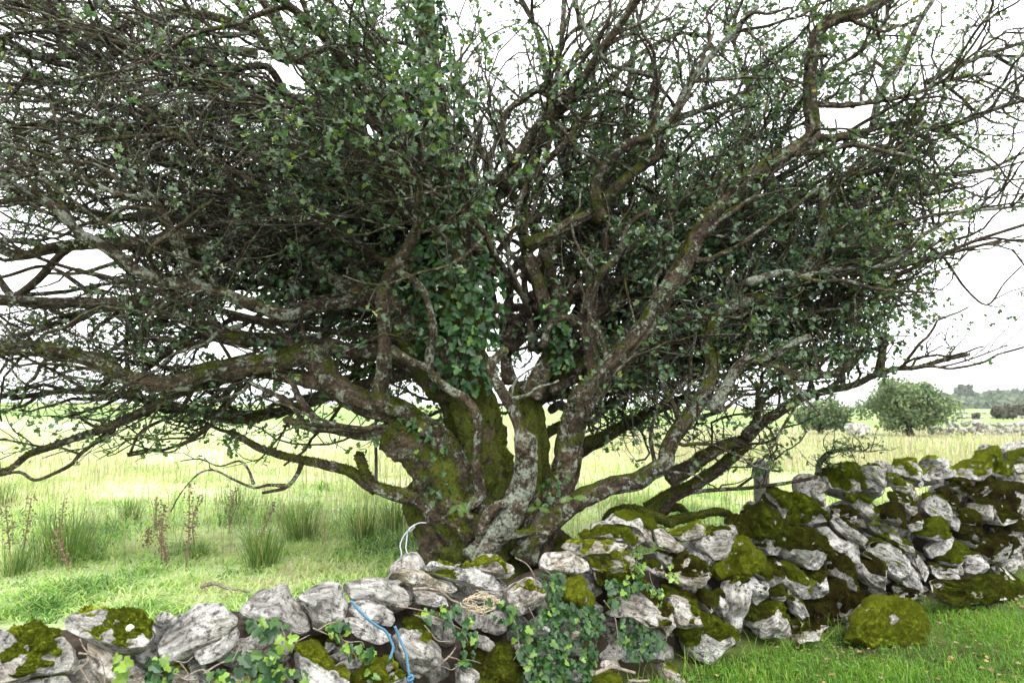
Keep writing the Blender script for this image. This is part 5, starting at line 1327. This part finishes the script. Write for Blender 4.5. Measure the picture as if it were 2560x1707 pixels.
Pq, nq = column([(1010, 1150), (1000, 1080), (985, 1000), (930, 960)], 4.45, [34, 42, 36, 26], 60)
ivy('ivy', 'thin ivy sprays low on the left of the trunk', Pq, nq, .032, np.clip(RNG.normal(.35, .2, len(Pq)), 0, .9))
Pq, nq = column([(1250, 1170), (1265, 1120), (1290, 1090)], 4.4, [24, 26, 22], 30)
ivy('ivy', 'few ivy leaves at the fork of the right-hand stem', Pq, nq, .03, np.clip(RNG.normal(.35, .2, len(Pq)), 0, .9))

# ------------------------------------------------------------------ ferns on the tree
def fern(label, px, py, Y, L, fronds):
    base = at(px, py, Y); t = thing('fern', label, 'fern', base)
    for az, el in fronds:
        d = np.array([math.cos(az) * math.cos(el), -.35, math.sin(el)]); d = d / np.linalg.norm(d)
        P = [base]
        for k in range(10):
            d = nrm(d + np.array([0, 0, -.07])); P.append(P[-1] + d * L / 10)
        P = np.array(P); T = nrm(np.gradient(P, axis=0)); side = nrm(np.cross(T, np.array([0, -.8, .6])))
        pts, dirs, sz = [], [], []
        for k in range(1, 11):
            for sg in (-1, 1):
                pts.append(P[k]); dirs.append(nrm(side[k] * sg + T[k] * .45)); sz.append(L * .30 * math.sin(math.pi * (k + 1.5) / 13) ** .8)
        sh = np.array([[-.05, 0], [.05, 0], [.07, .45], [0, 1], [-.07, .45]])
        V, fc = place_cards(sh, np.zeros(5), np.array(pts), np.array(dirs), np.tile(nrm(np.array([0, -.8, .6])), (len(pts), 1)), np.array(sz), [np.array([[0, 1, 2, 3, 4]])])
        tv, tf, _ = tube(P, np.linspace(.002, .0008, 11), 4)
        nb = len(V)
        obj('frond', np.vstack([V, tv]), fc + [f + nb for f in tf], M['fern'], t, smooth=False, attrs={'rnd': np.full(nb + len(tv), RNG.uniform(.3, 1))})
fern('bright little fern growing on the low right-hand stem', 1432, 1246, 4.2, .09, [(2.9, .25), (.2, .4)])
fern('small fern tucked in the fork left of centre', 1148, 1262, 4.2, .075, [(-1.3, -.6), (-.9, -.2), (3.4, -.3), (.1, .3)])
fern('small dark fern low between the right-hand stems', 1345, 1270, 4.25, .075, [(1.5, .8), (.3, .1), (2.6, .2)])

# ------------------------------------------------------------------ rope, string, sticks, shell
def twisted(P, R, parent, name, mat, pitch=.03):
    D = catmull(P, max(40, int(np.linalg.norm(np.diff(P, axis=0), axis=1).sum() / .004)))
    T = nrm(np.gradient(D, axis=0)); u = np.cross(T, [0, 0, 1.0]); u = nrm(u); v = np.cross(T, u)
    s = np.concatenate([[0], np.cumsum(np.linalg.norm(np.diff(D, axis=0), axis=1))])
    Vs, Fs, nb = [], [], 0
    for k in range(3):
        a = s / pitch * 2 * np.pi + k * 2.094
        Q = D + (u * np.cos(a)[:, None] + v * np.sin(a)[:, None]) * R * .5
        V, fc, _ = tube(Q, np.full(len(Q), R * .56), 6); Vs.append(V); Fs.append([f + nb for f in fc]); nb += len(V)
    return obj(name, np.vstack(Vs), [np.vstack([f[0] for f in Fs]), np.vstack([f[1] for f in Fs])], mat, parent)
q = on_wall(np.array([900.]), np.array([1600.]), .1)[0]
rope = thing('rope', 'pale blue twisted rope looped over the stones of the wall', 'rope', q)
P, _ = wall_vine('R2', [(945, 520), (1030, 630), (1150, 705), (1230, 775), (1280, 845), (1278, 920), (1250, 990)], 0, .14)
twisted(P, .0066, rope, 'strand', M['rope'])
P, _ = wall_vine('R2', [(1310, 720), (1350, 830), (1398, 930), (1410, 1080), (1425, 1160), (1475, 1260)], 0, .14)
twisted(P, .0066, rope, 'strand', M['rope'])
P, _ = wall_vine('R2', [(1405, 1150), (1430, 1130), (1440, 1165), (1410, 1180), (1400, 1150)], 0, .15)
twisted(P, .0055, rope, 'knot', M['rope'])
st = thing('string', 'white string tied round the left foot of the trunk', 'string', at(1005, 1420, 4.35))
for pts in ([(520, 1118), (460, 1120), (410, 1150), (350, 1210), (315, 1290), (325, 1350), (320, 1420), (335, 1490)], [(400, 1150), (375, 1190), (365, 1260), (360, 1320), (378, 1370)], [(430, 1130), (385, 1165), (395, 1185), (430, 1150)]):
    q = np.array(cpx('A6', pts)); P = at(q[:, 0], q[:, 1], np.linspace(4.42, 4.3, len(q))); D = catmull(P, 40)
    V, fc, _ = tube(D, np.full(40, .0042), 6); obj('strand', V, fc, M['string'], st)
def stick(name, label, pts3, r0, r1, forks=(), cat='stick', mat='dead'):
    t = thing(name, label, cat, pts3[0])
    for P, a, b in [(pts3, r0, r1)] + list(forks):
        D = catmull(np.asarray(P), 24); V, fc, _ = tube(D, np.linspace(a, b, 24), 7, .15, 5, 40); obj('shaft', V, fc, M[mat], t)
def gpts(crop, pts, lift=.02):
    q = np.array(cpx(crop, pts)); d = ray(q[:, 0], q[:, 1]); P = np.zeros((len(q), 3)); z = np.full(len(q), .1)
    for k in range(6):
        t = (z - EYE) / d[:, 2]; P = d * t[:, None] + np.array([0, 0, EYE]); z = gz(P[:, 0], P[:, 1]) + lift
    return P
stick('fallen_stick', 'grey fallen branch lying in the grass behind the capstones', gpts('R1', [(1690, 290), (1800, 260), (1900, 300), (2000, 315), (2100, 335)], .05), .013, .006)
P, _ = wall_vine('R3', [(960, 1465), (1040, 1420), (1110, 1400), (1200, 1420), (1300, 1455)], 0, .2)
stick('fallen_stick', 'curved pale stick lying at the foot of the ivy', P, .011, .008)
P, _ = wall_vine('R3', [(1250, 1510), (1340, 1505), (1430, 1515)], 0, .24)
stick('fallen_stick', 'short pale stick low in the verge grass', P, .009, .006)
# upright dead stem through the boughs at the left, and the thorn shoot rising from the wall
stick('dead_branch', 'straight thin dead stem standing between the two left boughs', at(np.array([940., 940, 939, 941]), np.array([1205., 1150, 1080, 1010]), 4.5), .011, .009, cat='branch', mat='twig')
sh = thing('thorn_shoot', 'young thorn shoot rising from the top of the wall', 'shrub', at(2045, 1190, 5.4))
q = np.array(cpx('R5', [(60, 400), (110, 370), (130, 280), (190, 215), (280, 195), (370, 200), (460, 205), (560, 190)])); P = at(q[:, 0], q[:, 1], np.linspace(5.45, 5.2, len(q)))
D = catmull(np.hstack([P, np.array([.028, .026, .022, .019, .012, .007, .005, .002])[:, None]]), 40)
V, fc, _ = tube(D[:, :3], D[:, 3], 9, .15, 8, 20); obj('stem', V, fc, M['bark'], sh, props={'mossy': .1, 'lichen': .7})
sv, sR = [], []
for k in range(36):
    i = RNG.integers(8, 40); d = nrm(RNG.normal(size=3) + np.array([.1, 0, .7])); p = D[i, :3]; pp = [p]
    for s in range(6): d = nrm(d + RNG.normal(0, .3, 3)); pp.append(pp[-1] + d * RNG.uniform(.02, .055))
    sv.append(pp); sR.append(np.linspace(min(.005, D[i, 3]), .0012, 7))
sv = np.array(sv); V, Q = tubes(sv, np.array(sR), 4); obj('twigs', V, [Q], M['twig'], sh, props={'kind': 'stuff'})
lp = sv[:, 1:].reshape(-1, 3); lp = np.repeat(lp[RNG.random(len(lp)) < .75], 2, 0); n = len(lp)
V, fc = place_cards(HL, HF, lp + RNG.normal(0, .012, (n, 3)), nrm(RNG.normal(size=(n, 3))), nrm(np.array([0, -.5, .8]) + RNG.normal(0, .6, (n, 3))), RNG.uniform(.016, .034, n), HFACES)
obj('leaves', V, fc, M['leaf'], sh, smooth=False, attrs={'rnd': np.repeat(np.clip(RNG.normal(.5, .2, n), 0, 1), 12)}, props={'kind': 'stuff'})
# low mossy boughs resting on the wall top
for lab, crop, pts, w, Y in (('mossy fallen bough resting along the wall top right of the trunk', 'R4', [(60, 560), (110, 470), (250, 430), (360, 450), (480, 500), (640, 560)], 30, 4.6),
                              ('mossy arched root on the wall top under the right-hand boughs', 'R4', [(560, 540), (700, 510), (860, 480), (1000, 450), (1110, 465), (1150, 510), (1100, 540)], 24, 4.95),
                              ('short mossy loop of dead wood behind the wall top', 'R4', [(540, 460), (600, 420), (680, 410), (740, 450), (720, 500)], 22, 5.1)):
    q = np.array(cpx(crop, pts)); P = at(q[:, 0], q[:, 1], np.full(len(q), Y)); D = catmull(P, 40)
    R = np.full(40, w * .5 * Y / F) * np.linspace(1, .7, 40)
    V, fc, Nn = tube(D, R, 12, .2, 6, 12)
    t = thing('fallen_bough', lab, 'branch', P[0]); obj('wood', V, fc, M['bark'], t, props={'mossy': .9, 'lichen': 0.})
    tv, tf = tufts_on(V, fc, np.vstack([Nn, [[0, 0, -1], [0, 0, 1]]]), np.ones(len(V)), 9000, .014, 5); obj('moss', tv, tf, M['moss'], t, props={'tone': .4})
# weathered fence post behind the wall
pb = at(1905, 1225, 5.7); zt = at(1905, 1157, 5.7)[2]; zg = float(gz(pb[0], pb[1]))
P = np.stack([np.full(12, pb[0]), np.full(12, pb[1]), np.linspace(zg - .05, zt, 12)], 1)
V, fc, _ = tube(P, np.full(12, .062), 14, .06, 3, 14); post = obj('fence_post', V, fc, M['post']); tag(post, 'weathered grey fence post among the low twigs behind the wall', 'fence post')
# snail shell on the mossy capstone
c = on_wall(*[np.array(v) for v in cpx('R1', [(1085, 640)])[0]], .16)
th = np.linspace(0, 5 * np.pi, 70); rad = .0115 * np.exp(-th * .13)
q = c + np.outer(np.cos(th) * rad, WT) + np.outer(np.sin(th) * rad, [0, 0, 1]) + np.outer(np.linspace(0, .009, 70), WN)
V, fc, _ = tube(q, rad * .62, 8); sh_ = obj('snail_shell', V, fc, M['shell']); tag(sh_, 'small pale snail shell on the mossy capstone', 'snail shell')

# ------------------------------------------------------------------ field grasses
def scatter(n, y0, y1, x0=-260, x1=2820, power=1.0):
    """ground points spread evenly over what can be seen of the field"""
    py = y0 + (y1 - y0) * RNG.random(n) ** power; px = RNG.uniform(x0, x1, n)
    d = ray(px, py); z = np.full(n, FIELD)
    for k in range(4):
        t = (z - EYE) / d[:, 2]; P = d * t[:, None] + np.array([0, 0, EYE]); z = gz(P[:, 0], P[:, 1])
    P[:, 2] = z; return P
def add_blades(name, label, P, H, Wd, lean, mat, rnd, kind='stuff', curve=.5):
    V, fc = blades(P, H, Wd, lean, RNG.uniform(0, 6.283, len(P)), curve)
    o = obj(name, V, fc, mat, org=(0, 0, 0), smooth=False, attrs={'rnd': np.repeat(np.clip(rnd, 0, 1), 5)})
    return tag(o, label, None, kind=kind)
P = scatter(88000, 1050, 1560, power=.8)
P = P[(wall_s(P[:, 0], P[:, 1]) > .55) & (P[:, 1] < 30)]
dist = P[:, 1]; cl = np.clip(fbm(P * np.array([1.1, 1.1, 0]), 51) + .55 * fbm(P * np.array([4.2, 4.2, 0]), 53), -1, 1)
H = RNG.uniform(.04, .12, len(P)) * (1 + 1.3 * np.clip(cl, -.5, 1)) * np.interp(dist, [4, 10, 30], [1, 1.25, 2.0])
Wd = np.maximum(.008, dist * .0014) * RNG.uniform(.7, 1.3, len(P))
add_blades('grass', 'pale green tussocky grass of the field behind the wall', P, H, Wd, RNG.uniform(.6, 2.2, len(P)), M['grass'], .54 + .6 * fbm(P * np.array([2.6, 2.6, 0]), 58) - .5 * np.clip(cl, 0, 1) + .28 * sstep(7, 13, dist) + RNG.normal(0, .2, len(P)))
P = scatter(48000, 1040, 1400, power=1.35)
u = (P[:, 0] + .12 * P[:, 1])
pr = np.interp(P[:, 1], [5, 7.5, 9, 19, 24], [.12, .3, 1, 1, .25]) * sstep(-.35, .25, fbm(P * np.array([.45, .45, 0]), 57)) * np.interp(P[:, 0] / P[:, 1], [-.8, -.2, .2, .8], [.6, .7, 1, 1.2])
P = P[(RNG.random(len(P)) < pr) & (wall_s(P[:, 0], P[:, 1]) > .8) & (P[:, 1] < 36)]
dist = P[:, 1]
add_blades('dry_grass', 'tall straw-coloured seeding grass across the field', P, RNG.uniform(.28, .62, len(P)) * np.interp(dist, [5, 12], [.75, 1]), np.maximum(.003, dist * .0008) * RNG.uniform(.7, 1.3, len(P)), RNG.uniform(.05, .45, len(P)), M['dry'], RNG.uniform(0, 1, len(P)))
# rush clumps
rl = ['large spiky rush clump at the left of the field', 'dense dark rush clump in mid field, left of the trunk', 'small rush clump beyond the tall dock stalks', 'rush clump beneath the drooping twigs',
      'rush clump nearest the tree trunk', 'slim rush clump just left of the trunk foot', 'rush clump at the left edge below the dock stalks', 'low dark rush clump behind the dock stalks', 'pale rush clump at the left edge under the boughs',
      'far rush clump under the low left bough']
for k, (x, y, h, n, sp) in enumerate([(360, 890, .62, 420, .30), (1465, 930, .5, 340, .16), (730, 690, .42, 160, .14), (1690, 780, .55, 300, .24), (2030, 800, .55, 260, .16), (2200, 740, .55, 220, .14), (70, 980, .4, 200, .14), (1110, 880, .2, 160, .12), (20, 600, .5, 160, .2), (1340, 640, .5, 200, .22)]):
    c = gpts('R8', [(x, y)], 0)[0]
    B = c + np.stack([RNG.normal(0, sp * .35, n), RNG.normal(0, sp * .35, n), 0 * RNG.random(n)], 1); B[:, 2] = gz(B[:, 0], B[:, 1])
    a = np.arctan2(B[:, 1] - c[1], B[:, 0] - c[0]) + RNG.normal(0, .5, n)
    V, fc = blades(B, h * .78 * RNG.uniform(.4, 1.1, n), np.maximum(.004, c[1] * .0008) * np.ones(n), RNG.uniform(.05, .75, n), a, .3)
    o = obj('rush_clump', V, fc, M['rush'], smooth=False, attrs={'rnd': np.repeat(RNG.uniform(0, 1, n), 5)})
    tag(o, rl[k], 'rushes', 'rush clumps in the field')
# brown dock stalks
def dock(label, x, y, h):
    c = gpts('R8', [(x, y)], 0)[0]; t = thing('dock_stalk', label, 'plant', c, 'brown dock stalks in the field')
    tip = c + np.array([RNG.normal(0, .05), RNG.normal(0, .05), h]); D = catmull(np.array([c, (c + tip) / 2 + RNG.normal(0, .012, 3), tip]), 14)
    V, fc, _ = tube(D, np.linspace(.006, .003, 14), 5); obj('stalk', V, fc, M['dock'], t)
    n = 130; k = RNG.integers(3, 14, n)
    P = D[k] + RNG.normal(0, 1, (n, 3)) * np.array([.022, .022, .012])
    V, fc = place_cards(np.array([[-.5, 0], [.5, .1], [.4, .9], [-.4, 1]]), np.zeros(4), P, nrm(RNG.normal(size=(n, 3))), nrm(RNG.normal(size=(n, 3))), RNG.uniform(.008, .018, n), [np.array([[0, 1, 2, 3]])])
    obj('seed_head', V, fc, M['dock'], t, smooth=False, props={'kind': 'stuff'})
for lab, x, y, h in (('tallest brown dock stalk in front of the dark rushes', 1040, 960, .62), ('brown dock stalk close beside the tallest one', 1088, 830, .42), ('thin brown dock stalk left of the tallest one', 905, 920, .45), ('short crooked dock stalk below the thin one', 935, 945, .30),
                     ('brown dock stalk at the foot of the large rush clump', 392, 960, .3), ('small dock stalk left of the thin one', 822, 840, .16), ('far dock stalk between two rush clumps', 1282, 760, .42), ('dock stalk beside the dense dark rush clump', 1420, 820, .38),
                     ('dock stalk at the left edge by the rushes', 115, 940, .5), ('second dock stalk at the left edge', 60, 900, .42), ('far pale dock stalk under the boughs', 880, 760, .3), ('dock stalk rising from the large rush clump', 350, 800, .35)):
    dock(lab, x, y, h)

# ------------------------------------------------------------------ verge in front of the wall
n = 52000
py = RNG.uniform(1380, 1760, n); px = RNG.uniform(1380, 2720, n); d = ray(px, py); t = (0 - EYE) / d[:, 2]; P = d * t[:, None] + np.array([0, 0, EYE])
s = wall_s(P[:, 0], P[:, 1]); ptc = fbm(P * np.array([2.1, 2.1, 0]), 81)
keep = (s < -.02) & (RNG.random(n) < np.clip(.55 + .9 * ptc + .5 * sstep(-.2, -.9, s), .12, 1) * sstep(1420, 1640, px))
P = P[keep]; P[:, 2] = gz(P[:, 0], P[:, 1]); ptc = ptc[keep]
add_blades('verge_grass', 'short bright green grass of the verge below the wall', P, RNG.uniform(.025, .085, len(P)) * (1 + .6 * ptc), RNG.uniform(.003, .006, len(P)), RNG.uniform(.2, 1.2, len(P)), M['verge'], .45 + .3 * ptc + RNG.normal(0, .2, len(P)))
# long wisps against the stones
n = 420
px = RNG.uniform(1480, 2560, n); P = at(px, np.full(n, 1500.), 5.0); X0 = RNG.uniform(.3, 5.2, n); P = np.stack([X0, W0 + WS * X0 - RNG.uniform(.02, .16, n), 0 * X0], 1)
add_blades('long_grass', 'long grass wisps at the foot of the wall', P, RNG.uniform(.08, .24, n), RNG.uniform(.003, .005, n), RNG.uniform(.3, 1.1, n), M['verge'], RNG.uniform(.2, 1, n), curve=.2)
# clover and herbs, fallen leaves
n = 900
X0 = RNG.uniform(.2, 5.6, n); P = np.stack([X0, W0 + WS * X0 - np.abs(RNG.normal(0, .32, n)) - .03, 0 * X0], 1); P[:, 2] = gz(P[:, 0], P[:, 1]) + RNG.uniform(.015, .05, n)
a = np.linspace(0, 2 * np.pi, 7)[:-1]; disc = np.stack([np.cos(a) * .5, np.sin(a) * .5 + .5], 1)
P = np.repeat(P, 3, 0); n = len(P)
V, fc = place_cards(disc, np.zeros(6), P + RNG.normal(0, .006, (n, 3)), nrm(np.stack([RNG.normal(size=n), RNG.normal(size=n), .1 * RNG.normal(size=n)], 1)), nrm(np.array([0, -.25, 1]) + RNG.normal(0, .25, (n, 3))), RNG.uniform(.009, .020, n), [np.array([[0, 1, 2, 3, 4, 5]])])
o = obj('clover', V, fc, M['fern'], smooth=False, attrs={'rnd': np.repeat(RNG.uniform(.2, 1, n), 6)}); tag(o, 'low clover and herbs along the foot of the wall', None, kind='stuff')
n = 260
py = RNG.uniform(1500, 1720, n); px = RNG.uniform(1750, 2600, n); d = ray(px, py); P = d * ((0 - EYE) / d[:, 2])[:, None] + np.array([0, 0, EYE]); P = P[wall_s(P[:, 0], P[:, 1]) < -.05]; n = len(P); P[:, 2] = gz(P[:, 0], P[:, 1]) + RNG.uniform(.01, .04, n)
V, fc = place_cards(HL, HF, P, nrm(RNG.normal(size=(n, 3)) * np.array([1, 1, .2])), nrm(np.array([0, 0, 1]) + RNG.normal(0, .35, (n, 3))), RNG.uniform(.02, .04, n), HFACES)
o = obj('fallen_leaves', V, fc, M['deadleaf'], smooth=False, attrs={'rnd': np.repeat(RNG.uniform(0, 1, n), 12)}); tag(o, 'brown fallen leaves strewn over the verge', None, kind='stuff')

# ------------------------------------------------------------------ damp air
hb = np.array([[x, y, z] for x in (-2450, 2450) for y in (-60, 2450) for z in (-1.2, 30)], float)
hz = obj('haze', hb, [np.array([[0, 1, 3, 2], [4, 6, 7, 5], [0, 4, 5, 1], [2, 3, 7, 6], [0, 2, 6, 4], [1, 5, 7, 3]])], None, org=(0, 0, 0), smooth=False)
hm = bpy.data.materials.new('haze_air'); hm.use_nodes = True
hn = hm.node_tree.nodes; hn.remove(hn['Principled BSDF'])
pv = hn.new('ShaderNodeVolumePrincipled'); pv.inputs['Color'].default_value = (.92, .95, 1, 1); pv.inputs['Density'].default_value = .0003; pv.inputs['Anisotropy'].default_value = .2
hm.node_tree.links.new(pv.outputs[0], hn['Material Output'].inputs['Volume'])
hz.data.materials.append(hm); tag(hz, 'thin damp air over the whole landscape', None, kind='stuff')
